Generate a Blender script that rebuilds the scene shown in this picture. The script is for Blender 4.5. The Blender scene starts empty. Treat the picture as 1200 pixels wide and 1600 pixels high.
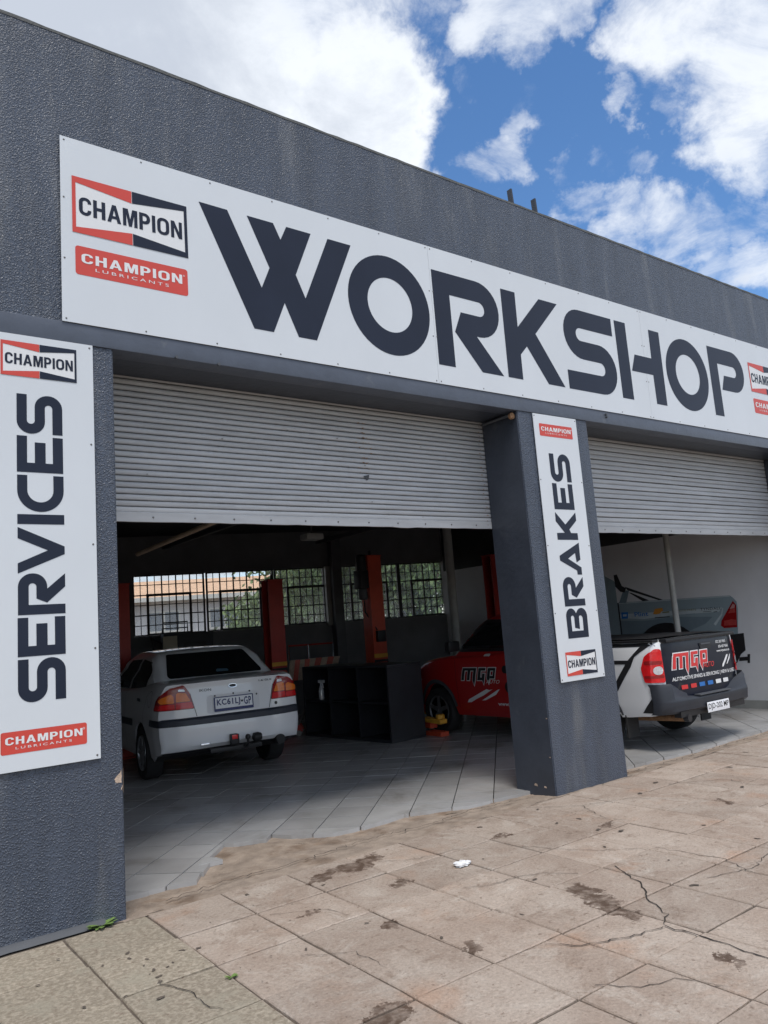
import bpy, bmesh, math, random
from mathutils import Vector, Matrix
from mathutils.bvhtree import BVHTree
R = math.radians
rnd = random.Random(7)
sc = bpy.context.scene
col = sc.collection

# ---------------------------------------------------------------- camera
CAM = Vector((0.0, -4.626, 1.491)); FPX = 1205.7
def cam_axes(yaw, pitch, roll):
    r = Vector((math.cos(yaw), -math.sin(yaw), 0)); f = Vector((math.sin(yaw), math.cos(yaw), 0)); u = Vector((0, 0, 1))
    f2 = f*math.cos(pitch) + u*math.sin(pitch); u2 = u*math.cos(pitch) - f*math.sin(pitch)
    return r*math.cos(roll) + u2*math.sin(roll), u2*math.cos(roll) - r*math.sin(roll), f2
AR, AU, AF = cam_axes(R(36.968), R(8.491), R(-4.364))
cd = bpy.data.cameras.new('camera'); cam = bpy.data.objects.new('camera', cd); col.objects.link(cam)
cam.matrix_world = Matrix(((AR.x, AU.x, -AF.x, CAM.x), (AR.y, AU.y, -AF.y, CAM.y), (AR.z, AU.z, -AF.z, CAM.z), (0, 0, 0, 1)))
cd.sensor_fit = 'VERTICAL'; cd.sensor_height = 36; cd.sensor_width = 27; cd.lens = FPX/1600*36
cd.clip_start = 0.05; cd.clip_end = 3000
sc.camera = cam
def pray(px, py): return (AR*((px-600)/FPX) - AU*((py-800)/FPX) + AF).normalized()
def on_x(px, py, X):
    d = pray(px, py); return CAM + d*((X-CAM.x)/d.x)
def on_y(px, py, Y):
    d = pray(px, py); return CAM + d*((Y-CAM.y)/d.y)
def on_z(px, py, Z=0.0):
    d = pray(px, py); return CAM + d*((Z-CAM.z)/d.z)

# ---------------------------------------------------------------- world, sun, exposure
SUN_EL, SUN_AZ = R(66), R(205)      # azimuth clockwise from +y: behind the camera, to its left
w = bpy.data.worlds.new('World'); sc.world = w; w.use_nodes = True
def build_world():
    nt = w.node_tree; nt.nodes.clear(); N = nt.nodes.new; L = nt.links.new
    def m(op, a, b=None, c=None, clamp=False):
        n = N('ShaderNodeMath'); n.operation = op; n.use_clamp = clamp
        for i, v in enumerate((a, b, c)):
            if v is None: continue
            if isinstance(v, (int, float)): n.inputs[i].default_value = v
            else: L(v, n.inputs[i])
        return n.outputs[0]
    out = N('ShaderNodeOutputWorld'); bg = N('ShaderNodeBackground')
    sky = N('ShaderNodeTexSky'); sky.sky_type = 'NISHITA'; sky.sun_disc = False
    sky.sun_elevation = SUN_EL; sky.sun_rotation = SUN_AZ; sky.altitude = 1400; sky.air_density = 1.0; sky.dust_density = 0.0; sky.ozone_density = 2.2
    tc = N('ShaderNodeTexCoord'); sep = N('ShaderNodeSeparateXYZ'); L(tc.outputs['Generated'], sep.inputs[0])
    z = m('MAXIMUM', sep.outputs[2], 0.0); dz = m('ADD', z, 0.22)
    cmb = N('ShaderNodeCombineXYZ'); L(m('DIVIDE', sep.outputs[0], dz), cmb.inputs[0]); L(m('DIVIDE', sep.outputs[1], dz), cmb.inputs[1])
    def noise(vec, scale, det, rough=0.55, dist=0.0):
        n = N('ShaderNodeTexNoise'); n.inputs['Scale'].default_value = scale; n.inputs['Detail'].default_value = det
        n.inputs['Roughness'].default_value = rough; n.inputs['Distortion'].default_value = dist; L(vec, n.inputs['Vector']); return n
    n1 = noise(cmb.outputs[0], 2.3, 9, 0.62, 0.35); n2 = noise(cmb.outputs[0], 5.5, 12, 0.66, 0.45); n3 = noise(cmb.outputs[0], 1.7, 5, 0.5, 0.1)
    # warp the direction a little so that cloud edges billow
    wn = noise(tc.outputs['Generated'], 9.0, 6, 0.62)
    sub = N('ShaderNodeVectorMath'); sub.operation = 'SUBTRACT'; L(wn.outputs['Color'], sub.inputs[0]); sub.inputs[1].default_value = (.5, .5, .5)
    scl = N('ShaderNodeVectorMath'); scl.operation = 'SCALE'; L(sub.outputs[0], scl.inputs[0]); scl.inputs['Scale'].default_value = 0.16
    addv = N('ShaderNodeVectorMath'); addv.operation = 'ADD'; L(tc.outputs['Generated'], addv.inputs[0]); L(scl.outputs[0], addv.inputs[1])
    nrm = N('ShaderNodeVectorMath'); nrm.operation = 'NORMALIZE'; L(addv.outputs[0], nrm.inputs[0])
    tot = None
    # cloud banks: direction (given as a photo pixel), angular radius in degrees, weight
    banks = [((250, 20), 17, 1.5), ((545, 130), 7.6, 1.5), ((560, 230), 6, 1.4), ((430, -120), 14, 1.3), ((760, 0), 4.0, .95), ((830, 25), 4.4, 1.0), ((895, 0), 3.6, .95), ((840, 70), 2.6, .8), ((1020, 10), 3.0, .9), ((1000, 60), 3.0, .85), ((1110, 20), 7, 1.05), ((1180, 110), 6.2, 1.1), ((1160, 200), 4.2, .95), ((1110, 220), 2.8, .7), ((1190, 230), 3.4, .8),
             ((900, 335), 2.6, .7), ((960, 350), 3.0, .85), ((1030, 360), 3.4, .9), ((1100, 350), 3.2, .85), ((1170, 335), 2.8, .8), ((1175, 425), 3.4, .85), ((1110, 415), 2.4, .7), ((975, 174), 1.9, .75), ((980, 125), 1.9, .55), ((1040, 160), 1.9, .6), ((825, 195), 1.8, .5), ((800, 245), 2.4, .6), ((750, 265), 2.6, .6), ((715, 262), 2.0, .45), ((710, 90), 1.7, .5), ((735, 125), 1.4, .35), ((955, 268), 1.6, .4), ((1000, 275), 1.6, .4), ((890, 290), 1.6, .4), ((840, 150), 1.6, .3)]
    for (px, py), rad, wt in banks:
        d = pray(px, py); vm = N('ShaderNodeVectorMath'); vm.operation = 'DOT_PRODUCT'; L(nrm.outputs[0], vm.inputs[0]); vm.inputs[1].default_value = d
        mr = N('ShaderNodeMapRange'); mr.interpolation_type = 'SMOOTHSTEP'; L(vm.outputs['Value'], mr.inputs[0])
        mr.inputs[1].default_value = math.cos(R(rad)); mr.inputs[2].default_value = math.cos(R(rad*0.25)); mr.inputs[3].default_value = 0; mr.inputs[4].default_value = wt
        tot = mr.outputs[0] if tot is None else m('MAXIMUM', tot, mr.outputs[0])
    # elsewhere: the same broken cloud from noise alone; the clear gap keeps its shape by a soft negative term
    d0 = pray(880, 230); vm = N('ShaderNodeVectorMath'); vm.operation = 'DOT_PRODUCT'; L(nrm.outputs[0], vm.inputs[0]); vm.inputs[1].default_value = d0
    gap = N('ShaderNodeMapRange'); gap.interpolation_type = 'SMOOTHSTEP'; L(vm.outputs['Value'], gap.inputs[0]); gap.inputs[1].default_value = math.cos(R(34)); gap.inputs[2].default_value = math.cos(R(14)); gap.inputs[3].default_value = 0.58; gap.inputs[4].default_value = 0.0
    dens = m('ADD', m('ADD', m('MULTIPLY', tot, 0.62), gap.outputs[0]), m('MULTIPLY_ADD', n1.outputs[0], 0.95, m('MULTIPLY_ADD', n2.outputs[0], 1.15, -1.19)))
    mask = N('ShaderNodeMapRange'); mask.interpolation_type = 'SMOOTHSTEP'; L(dens, mask.inputs[0]); mask.inputs[1].default_value = 0.04; mask.inputs[2].default_value = 0.66
    sh = N('ShaderNodeMapRange'); sh.interpolation_type = 'SMOOTHSTEP'; L(m('MULTIPLY_ADD', n3.outputs[0], 0.75, m('MULTIPLY', dens, 0.45)), sh.inputs[0]); sh.inputs[1].default_value = 0.35; sh.inputs[2].default_value = 0.88
    ramp = N('ShaderNodeValToRGB'); L(sh.outputs[0], ramp.inputs[0])
    ramp.color_ramp.elements[0].position = 0.0; ramp.color_ramp.elements[0].color = (0.96, 0.98, 1.0, 1)
    ramp.color_ramp.elements[1].position = 1.0; ramp.color_ramp.elements[1].color = (0.54, 0.59, 0.68, 1)
    e = ramp.color_ramp.elements.new(0.45); e.color = (0.84, 0.885, 0.95, 1)
    sv = N('ShaderNodeVectorMath'); sv.operation = 'SCALE'; hs_ = N('ShaderNodeHueSaturation'); hs_.inputs['Saturation'].default_value = 1.16; hs_.inputs['Value'].default_value = 1.16; L(sky.outputs[0], hs_.inputs['Color']); L(hs_.outputs[0], sv.inputs[0]); sv.inputs['Scale'].default_value = SKY_STR/BG_STR
    cv = N('ShaderNodeVectorMath'); cv.operation = 'SCALE'; L(ramp.outputs[0], cv.inputs[0]); cv.inputs['Scale'].default_value = CLOUD/BG_STR
    mix = N('ShaderNodeMix'); mix.data_type = 'RGBA'; L(mask.outputs[0], mix.inputs[0]); L(sv.outputs[0], mix.inputs[6]); L(cv.outputs[0], mix.inputs[7])
    L(mix.outputs[2], bg.inputs[0]); bg.inputs[1].default_value = BG_STR; L(bg.outputs[0], out.inputs[0])
SKY_STR, BG_STR, CLOUD = 0.135, 0.135, 0.90
build_world()
sl = bpy.data.lights.new('sun', 'SUN'); sl.energy = 1.8; sl.angle = R(20); sl.color = (1.0, 0.95, 0.88)
so = bpy.data.objects.new('sun', sl); col.objects.link(so); so.location = (0, -5, 30)
sd = Vector((math.sin(SUN_AZ)*math.cos(SUN_EL), math.cos(SUN_AZ)*math.cos(SUN_EL), math.sin(SUN_EL)))
so.rotation_euler = sd.to_track_quat('Z', 'Y').to_euler()
vs = sc.view_settings; vs.view_transform = 'Standard'; vs.look = 'None'; vs.gamma = 1; vs.exposure = 0.32; vs.use_curve_mapping = False
sc.render.engine = 'CYCLES'

# ---------------------------------------------------------------- helpers
MATS = {}
def mat(name, base, rough=0.5, metal=0.0, var=0.0, vscale=4.0, bump=0.0, bscale=60.0, coat=0.0, rndv=0.0, spec=0.5, col2=None, c2scale=2.0, c2lo=0.5, c2hi=0.7, trans=0.0, alpha=1.0, vdet=5, emit=None, bdist=0.02, stretch=None):
    if name in MATS: return MATS[name]
    mt = bpy.data.materials.new(name); MATS[name] = mt; mt.use_nodes = True
    nt = mt.node_tree; N = nt.nodes.new; L = nt.links.new; b = nt.nodes['Principled BSDF']
    b.inputs['Roughness'].default_value = rough; b.inputs['Metallic'].default_value = metal; b.inputs['Specular IOR Level'].default_value = spec
    b.inputs['Coat Weight'].default_value = coat; b.inputs['Coat Roughness'].default_value = 0.04
    c = (*base, 1); b.inputs['Base Color'].default_value = c
    geo = N('ShaderNodeNewGeometry'); pos = geo.outputs['Position']
    if stretch:
        mp = N('ShaderNodeMapping'); mp.inputs['Scale'].default_value = stretch; L(pos, mp.inputs[0]); pos2 = mp.outputs[0]
    else: pos2 = pos
    cur = None
    def noise(scale, det, v=None, dist=0.0):
        n = N('ShaderNodeTexNoise'); n.inputs['Scale'].default_value = scale; n.inputs['Detail'].default_value = det; n.inputs['Roughness'].default_value = 0.6; n.inputs['Distortion'].default_value = dist
        L(v or pos, n.inputs['Vector']); return n
    def mixc(fac, a, bb, mode='MIX'):
        mx = N('ShaderNodeMix'); mx.data_type = 'RGBA'; mx.blend_type = mode
        if isinstance(fac, float): mx.inputs[0].default_value = fac
        else: L(fac, mx.inputs[0])
        for i, v in ((6, a), (7, bb)):
            if isinstance(v, tuple): mx.inputs[i].default_value = v
            else: L(v, mx.inputs[i])
        return mx.outputs[2]
    cur = c
    if col2:
        n = noise(c2scale, 6, pos2, 0.4); mr = N('ShaderNodeMapRange'); mr.interpolation_type = 'SMOOTHSTEP'; L(n.outputs[0], mr.inputs[0]); mr.inputs[1].default_value = c2lo; mr.inputs[2].default_value = c2hi
        cur = mixc(mr.outputs[0], cur, (*col2, 1))
    if var:
        n = noise(vscale, vdet, pos2); mr = N('ShaderNodeMapRange'); L(n.outputs[0], mr.inputs[0]); mr.inputs[1].default_value = 0.3; mr.inputs[2].default_value = 0.7; mr.inputs[3].default_value = 1-var; mr.inputs[4].default_value = 1+var
        v = N('ShaderNodeCombineColor'); [L(mr.outputs[0], v.inputs[i]) for i in range(3)]
        cur = mixc(1.0, cur, v.outputs[0], 'MULTIPLY')
    if rndv:
        oi = N('ShaderNodeObjectInfo'); mr = N('ShaderNodeMapRange'); L(oi.outputs['Random'], mr.inputs[0]); mr.inputs[3].default_value = 1-rndv; mr.inputs[4].default_value = 1+rndv
        v = N('ShaderNodeCombineColor'); [L(mr.outputs[0], v.inputs[i]) for i in range(3)]
        cur = mixc(1.0, cur, v.outputs[0], 'MULTIPLY')
    if not isinstance(cur, tuple): L(cur, b.inputs['Base Color'])
    if bump:
        n = noise(bscale, 4, None); bp = N('ShaderNodeBump'); bp.inputs['Strength'].default_value = bump; bp.inputs['Distance'].default_value = bdist; L(n.outputs[0], bp.inputs['Height']); L(bp.outputs[0], b.inputs['Normal'])
    if emit: b.inputs['Emission Color'].default_value = (*emit, 1); b.inputs['Emission Strength'].default_value = 1
    if alpha < 1:
        tr = N('ShaderNodeBsdfTransparent'); mx = N('ShaderNodeMixShader'); mx.inputs[0].default_value = alpha
        L(tr.outputs[0], mx.inputs[1]); L(b.outputs[0], mx.inputs[2]); L(mx.outputs[0], nt.nodes['Material Output'].inputs[0])
    return mt

def tag(o, label=None, cat=None, group=None, kind=None):
    for k, v in (('label', label), ('category', cat), ('group', group), ('kind', kind)):
        if v: o[k] = v
    return o
def empty(name, loc=(0, 0, 0), rz=0.0, parent=None):
    o = bpy.data.objects.new(name, None); col.objects.link(o); o.location = loc; o.rotation_euler = (0, 0, rz); o.empty_display_size = 0.1
    if parent: o.parent = parent
    return o
def link(name, me, m, parent=None, loc=None):
    o = bpy.data.objects.new(name, me); col.objects.link(o)
    if m is not None and not me.materials:
        for x in (m if isinstance(m, (list, tuple)) else [m]): me.materials.append(x)
    if parent: o.parent = parent
    if loc: o.location = loc
    return o
def mesh(name, vs_, fs, m=None, parent=None, smooth=False, loc=None, angle=None):
    me = bpy.data.meshes.new(name); me.from_pydata([tuple(v) for v in vs_], [], fs); me.update()
    if smooth:
        me.shade_smooth()
        if angle: me.set_sharp_from_angle(angle=R(angle))
    return link(name, me, m, parent, loc)
def from_bm(name, bm, m, parent=None, smooth=False, angle=40, loc=None):
    me = bpy.data.meshes.new(name); bm.normal_update(); bm.to_mesh(me); bm.free()
    if smooth: me.shade_smooth(); me.set_sharp_from_angle(angle=R(angle))
    return link(name, me, m, parent, loc)
def bbox(bm, x0, x1, y0, y1, z0, z1, mi=0):
    v = [bm.verts.new(p) for p in ((x0, y0, z0), (x1, y0, z0), (x1, y1, z0), (x0, y1, z0), (x0, y0, z1), (x1, y0, z1), (x1, y1, z1), (x0, y1, z1))]
    fs = [bm.faces.new([v[i] for i in f]) for f in ((3, 2, 1, 0), (4, 5, 6, 7), (0, 1, 5, 4), (1, 2, 6, 5), (2, 3, 7, 6), (3, 0, 4, 7))]
    for f in fs: f.material_index = mi
    return fs
def box(name, x0, x1, y0, y1, z0, z1, m, parent=None, bev=0.0, seg=2):
    bm = bmesh.new(); bbox(bm, x0, x1, y0, y1, z0, z1)
    if bev: bmesh.ops.bevel(bm, geom=bm.edges[:], offset=bev, segments=seg, affect='EDGES', profile=0.6)
    return from_bm(name, bm, m, parent, bool(bev), 35)
def obox(name, p0, p1, wd, ht, m, parent=None, bev=0.0):
    """box beam from p0 to p1 with width and height"""
    p0, p1 = Vector(p0), Vector(p1); d = p1-p0; ln = d.length
    bm = bmesh.new(); bbox(bm, -wd/2, wd/2, 0, ln, -ht/2, ht/2)
    if bev: bmesh.ops.bevel(bm, geom=bm.edges[:], offset=bev, segments=1, affect='EDGES')
    q = d.to_track_quat('Y', 'Z'); bm.transform(Matrix.Translation(p0) @ q.to_matrix().to_4x4())
    return from_bm(name, bm, m, parent, bool(bev))
def tube(name, pts, rad, m, parent=None, n=10, closed=False):
    pts = [Vector(p) for p in pts]; vs_, fs = [], []
    for i, p in enumerate(pts):
        d = (pts[min(i+1, len(pts)-1)]-pts[max(i-1, 0)]).normalized(); q = d.to_track_quat('Z', 'X')
        for k in range(n):
            a = 2*math.pi*k/n; vs_.append(p + q @ Vector((math.cos(a)*rad, math.sin(a)*rad, 0)))
    for i in range(len(pts)-1):
        for k in range(n): fs.append((i*n+k, i*n+(k+1) % n, (i+1)*n+(k+1) % n, (i+1)*n+k))
    fs.append(tuple(range(n))[::-1]); fs.append(tuple(range((len(pts)-1)*n, len(pts)*n)))
    return mesh(name, vs_, fs, m, parent, True, angle=40)
def lathe(name, prof, m, parent=None, n=24, axis='z', loc=None):
    vs_, fs = [], []
    for r_, h in prof:
        for k in range(n):
            a = 2*math.pi*k/n; c, s = r_*math.cos(a), r_*math.sin(a)
            vs_.append((c, s, h) if axis == 'z' else (h, c, s) if axis == 'x' else (s, h, c))
    for i in range(len(prof)-1):
        for k in range(n): fs.append((i*n+k, i*n+(k+1) % n, (i+1)*n+(k+1) % n, (i+1)*n+k))
    fs.append(tuple(range(n))[::-1]); fs.append(tuple(range((len(prof)-1)*n, len(prof)*n)))
    return mesh(name, vs_, fs, m, parent, True, angle=35, loc=loc)
def fillet(path, n=8):
    out = []; k = len(path)
    for i, p in enumerate(path):
        if len(p) < 3: out.append(Vector(p[:2])); continue
        c = Vector(p[:2]); a = Vector(path[i-1][:2]); b = Vector(path[(i+1) % k][:2]); r_ = p[2]
        da, db = (a-c).normalized(), (b-c).normalized(); ang = da.angle(db)/2
        t = r_/math.tan(ang); cen = c + (da+db).normalized()*(r_/math.sin(ang))
        s, e = c+da*t-cen, c+db*t-cen
        a0 = math.atan2(s.y, s.x); a1 = math.atan2(e.y, e.x); da_ = (a1-a0+math.pi) % (2*math.pi)-math.pi
        for j in range(n+1): out.append(cen + Vector((math.cos(a0+da_*j/n), math.sin(a0+da_*j/n)))*r_)
    return out
def flat2d(loops, offset=0.0, extrude=0.0):
    """fill closed 2D loops (holes by even-odd) -> mesh in xy"""
    cu = bpy.data.curves.new('c', 'CURVE'); cu.dimensions = '2D'; cu.fill_mode = 'BOTH'; cu.offset = offset; cu.extrude = extrude
    for lp in loops:
        sp = cu.splines.new('POLY'); sp.points.add(len(lp)-1); sp.use_cyclic_u = True
        for q, p in zip(sp.points, lp): q.co = (p[0], p[1], 0, 1)
    o = bpy.data.objects.new('c', cu); me = bpy.data.meshes.new_from_object(o)
    bpy.data.objects.remove(o); bpy.data.curves.remove(cu); return me
def text2d(s, offset=0.0, space=1.0):
    cu = bpy.data.curves.new('t', 'FONT'); cu.body = s; cu.size = 1; cu.offset = offset; cu.space_character = space; cu.resolution_u = 3; cu.fill_mode = 'FRONT'
    o = bpy.data.objects.new('t', cu); me = bpy.data.meshes.new_from_object(o)
    bpy.data.objects.remove(o); bpy.data.curves.remove(cu); return me
def fit(me, x0, x1, z0, z1, shear=0.0):
    xs = [v.co.x for v in me.vertices]; ys = [v.co.y for v in me.vertices]; a, b, c, d = min(xs), max(xs), min(ys), max(ys)
    for v in me.vertices:
        t = (v.co.y-c)/(d-c); v.co.x = x0+(v.co.x-a)/(b-a)*(x1-x0)+shear*t; v.co.y = z0+t*(z1-z0)
    return me
def on_wall(name, me, y, m, parent, thick=0.0015):
    """2D mesh (x, z) -> a thin plate at facade depth y, facing -y"""
    bm = bmesh.new(); bm.from_mesh(me); bpy.data.meshes.remove(me)
    for v in bm.verts: v.co = Vector((v.co.x, y, v.co.y))
    bmesh.ops.recalc_face_normals(bm, faces=bm.faces[:])
    for f in bm.faces:
        f.normal_update()
        if f.normal.y > 0: f.normal_flip()
    return from_bm(name, bm, m, parent)
def rect(x0, x1, z0, z1): return [(x0, z0), (x1, z0), (x1, z1), (x0, z1)]
def ell(cx, cz, rx, rz, n=56): return [(cx+rx*math.cos(2*math.pi*k/n), cz+rz*math.sin(2*math.pi*k/n)) for k in range(n)]
def copyo(o, parent, loc=None):
    c = o.copy(); col.objects.link(c); c.parent = parent
    if loc is not None: c.location = loc
    return c

# ---------------------------------------------------------------- materials
M = {}
M['stucco'] = mat('stucco', (.068, .083, .114), .32, var=.20, vscale=2.0, bump=0, spec=.5, col2=(.150, .158, .172), c2scale=1.6, c2lo=.50, c2hi=.80, stretch=(2.6, 1, .40), vdet=8)
def roughcast(mt):
    nt = mt.node_tree; N = nt.nodes.new; L = nt.links.new; b = nt.nodes['Principled BSDF']; g = N('ShaderNodeNewGeometry')
    wn = N('ShaderNodeTexNoise'); wn.inputs['Scale'].default_value = 30; wn.inputs['Detail'].default_value = 2; L(g.outputs['Position'], wn.inputs['Vector'])
    wv = N('ShaderNodeVectorMath'); wv.operation = 'MULTIPLY_ADD'; L(wn.outputs['Color'], wv.inputs[0]); wv.inputs[1].default_value = (.02, .02, .02); L(g.outputs['Position'], wv.inputs[2])
    n1 = N('ShaderNodeTexVoronoi'); n1.feature = 'SMOOTH_F1'; n1.inputs['Scale'].default_value = 98; n1.inputs['Smoothness'].default_value = .4; L(wv.outputs[0], n1.inputs['Vector'])
    m1 = N('ShaderNodeMapRange'); m1.interpolation_type = 'SMOOTHSTEP'; L(n1.outputs['Distance'], m1.inputs[0]); m1.inputs[1].default_value = .62; m1.inputs[2].default_value = .18
    n2 = N('ShaderNodeTexNoise'); n2.inputs['Scale'].default_value = 160; n2.inputs['Detail'].default_value = 3; L(g.outputs['Position'], n2.inputs['Vector'])
    a = N('ShaderNodeMath'); a.operation = 'MULTIPLY_ADD'; L(n2.outputs[0], a.inputs[0]); a.inputs[1].default_value = .5; L(m1.outputs[0], a.inputs[2])
    bp = N('ShaderNodeBump'); bp.inputs['Strength'].default_value = 1.0; bp.inputs['Distance'].default_value = .0034; L(a.outputs[0], bp.inputs['Height']); L(bp.outputs[0], b.inputs['Normal'])
roughcast(M['stucco'])
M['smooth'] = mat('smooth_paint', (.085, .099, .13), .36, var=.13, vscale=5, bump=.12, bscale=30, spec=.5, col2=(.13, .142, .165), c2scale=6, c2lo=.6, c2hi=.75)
M['jamb'] = mat('jamb_paint_shaded', (.048, .056, .074), .34, var=.16, vscale=4, bump=.15, bscale=22, spec=.5, col2=(.085, .095, .11), c2scale=5, c2lo=.6, c2hi=.8)  # same grey paint, darkened to put shade into jamb and soffit colour
M['coping'] = mat('coping', (.115, .118, .115), .8, var=.25, vscale=9, bump=.4, bscale=60)
M['plaster'] = mat('bare_plaster', (.55, .42, .32), .9, var=.2, vscale=30, bump=.5, bscale=90)
M['signw'] = mat('sign_white', (.715, .745, .775), .30, var=.035, vscale=1.1, stretch=(1, 1, .5), vdet=7, spec=.4)
M['signn'] = mat('sign_navy', (.020, .026, .046), .30, var=.12, vscale=1.6, spec=.22)
M['signr'] = mat('sign_red', (.66, .075, .055), .35, var=.04, vscale=3, spec=.4)
M['logow'] = mat('logo_white', (.82, .82, .82), .4)
M['screw'] = mat('screw_steel', (.18, .17, .16), .45, .7)
M['shut'] = mat('shutter_paint', (.48, .49, .505), .40, rndv=.07, var=.10, vscale=3, spec=.45, col2=(.40, .385, .36), c2scale=2.2, c2lo=.6, c2hi=.9, stretch=(1, 1, 6))
M['rust'] = mat('rust', (.26, .145, .075), .9, var=.4, vscale=40)
M['dirt_shade'] = mat('shutter_dirt_shade', (.13, .122, .112), .7, var=.5, vscale=5)  # groove dirt plus the shade between slats, both put into this colour
M['shutdark'] = mat('shutter_guide', (.05, .05, .055), .5)
M['conc'] = mat('concrete', (.36, .30, .235), .9, var=.2, vscale=3.5, bump=.5, bscale=70, col2=(.25, .20, .155), c2scale=2.2, c2lo=.45, c2hi=.7, vdet=9)
M['grout'] = mat('grout', (.13, .105, .083), .95, var=.35, vscale=14, bump=.4, bscale=90)
M['tile'] = mat('floor_tile', (.42, .415, .41), .26, var=.10, vscale=2.3, rndv=.10, col2=(.28, .265, .245), c2scale=1.3, c2lo=.5, c2hi=.75, bump=.06, bscale=25, vdet=8)
M['tilegrout'] = mat('tile_grout', (.028, .026, .025), .9, var=.3, vscale=12)
M['screed'] = mat('screed', (.37, .295, .235), .9, var=.28, vscale=7, bump=.7, bscale=50, col2=(.24, .17, .12), c2scale=3.0, c2lo=.5, c2hi=.72, vdet=9)
M['crack'] = mat('crack', (.035, .028, .022), .95)
M['gum'] = mat('gum_spot', (.11, .088, .07), .8, var=.4, vscale=60)
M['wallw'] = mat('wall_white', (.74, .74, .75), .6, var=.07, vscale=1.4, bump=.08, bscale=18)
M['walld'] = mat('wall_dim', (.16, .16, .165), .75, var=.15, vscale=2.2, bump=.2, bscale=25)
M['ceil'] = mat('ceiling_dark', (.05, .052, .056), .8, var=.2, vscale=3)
M['beam'] = mat('beam_dark', (.09, .092, .10), .6, var=.2, vscale=4)
M['steelgrey'] = mat('post_grey', (.34, .34, .32), .5, var=.12, vscale=8)
M['frame'] = mat('window_steel', (.05, .05, .055), .5, .3)
M['glass'] = mat('pane_glass', (.80, .84, .84), .25, alpha=.14, spec=.5)
M['liftr'] = mat('lift_red', (.42, .035, .025), .42, var=.12, vscale=6, spec=.4)
M['lifto'] = mat('lift_orange', (.55, .065, .025), .42, var=.12, vscale=6)
M['yel'] = mat('safety_yellow', (.72, .36, .04), .5, var=.12, vscale=9)
M['black'] = mat('black_plastic', (.018, .018, .02), .45, spec=.4)
M['cab'] = mat('cabinet_black', (.022, .024, .03), .5, var=.2, vscale=6)
M['rubber'] = mat('rubber', (.02, .02, .021), .75, var=.15, vscale=20)
M['rim'] = mat('alloy', (.45, .46, .48), .3, .85, var=.05, vscale=9)
M['rimd'] = mat('dark_alloy', (.05, .05, .055), .3, .6)
M['chrome'] = mat('chrome', (.75, .76, .78), .1, 1.0)
M['carglass'] = mat('car_glass', (.012, .014, .016), .04, spec=.6)
M['paintw'] = mat('white_paint', (.90, .91, .925), .25, coat=.8, var=.015, vscale=2)
M['paintr'] = mat('red_paint', (.46, .014, .014), .3, coat=.8)
M['paintg'] = mat('grey_blue_paint', (.24, .30, .33), .32, .35, coat=.8, var=.02)
M['wrapn'] = mat('wrap_navy', (.006, .008, .020), .30, spec=.3, coat=.12, var=.25, vscale=3)
M['trim'] = mat('bumper_dark', (.035, .04, .055), .5, var=.06, vscale=8)
M['bumper'] = mat('bumper_plastic', (.028, .032, .042), .5, var=.1, vscale=6)
M['greyplastic'] = mat('grey_plastic', (.075, .08, .09), .55, var=.08, vscale=6)
M['lampred'] = mat('lamp_red', (.72, .012, .016), .2, coat=.35, var=.12, vscale=25)
M['lampamber'] = mat('lamp_amber', (.90, .22, .02), .2, coat=.35, var=.12, vscale=25)
M['lampdark'] = mat('lamp_smoke', (.30, .012, .014), .15, coat=.4)
M['lampclear'] = mat('lamp_clear', (.70, .70, .72), .12, .2, coat=1.0, var=.25, vscale=40)
M['platew'] = mat('plate_white', (.90, .91, .94), .4)
M['plateb'] = mat('plate_blue', (.03, .045, .16), .4)
M['ink'] = mat('ink_black', (.02, .02, .022), .45)
M['inkblue'] = mat('ink_blue', (.02, .16, .50), .4)
M['inkred'] = mat('ink_red', (.66, .03, .03), .35)
M['inkorange'] = mat('ink_orange', (.70, .30, .05), .4)
M['inkw'] = mat('ink_white', (.80, .80, .80), .4)
M['beige'] = mat('beige_enamel', (.52, .46, .34), .45, var=.08, vscale=5)
M['wood'] = mat('pole_wood', (.36, .27, .19), .7, var=.2, vscale=9)
M['roof'] = mat('roof_tile', (.80, .52, .33), .8, var=.18, vscale=5)
M['housew'] = mat('house_wall', (.58, .58, .60), .8, var=.08, vscale=2)
M['housel'] = mat('house_trim', (.66, .66, .62), .8)
M['hwin'] = mat('house_glass', (.22, .25, .29), .1)
M['bark'] = mat('bark', (.11, .075, .05), .9, var=.3, vscale=18, bump=.5, bscale=40)
M['weed'] = mat('weed_leaf', (.17, .27, .07), .6, var=.3, vscale=60)
M['paper'] = mat('paper_white', (.80, .80, .80), .7)
M['asph'] = mat('asphalt', (.055, .055, .056), .9, var=.2, vscale=8, bump=.4, bscale=120)
M['earth'] = mat('earth', (.20, .15, .10), .95, var=.3, vscale=.4, col2=(.09, .11, .04), c2scale=.3)
def dusty_glass():
    mt = bpy.data.materials.new('dusty_glass'); mt.use_nodes = True; nt = mt.node_tree; nt.nodes.clear(); N = nt.nodes.new; L = nt.links.new
    o = N('ShaderNodeOutputMaterial'); a = N('ShaderNodeBsdfTransparent'); b = N('ShaderNodeBsdfTranslucent'); b.inputs[0].default_value = (.85, .87, .86, 1); g = N('ShaderNodeBsdfGlossy'); g.inputs['Roughness'].default_value = .15
    m1 = N('ShaderNodeMixShader'); m1.inputs[0].default_value = .13; L(a.outputs[0], m1.inputs[1]); L(b.outputs[0], m1.inputs[2])
    m2 = N('ShaderNodeMixShader'); m2.inputs[0].default_value = .04; L(m1.outputs[0], m2.inputs[1]); L(g.outputs[0], m2.inputs[2]); L(m2.outputs[0], o.inputs[0]); return mt
M['glass'] = dusty_glass()
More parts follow.
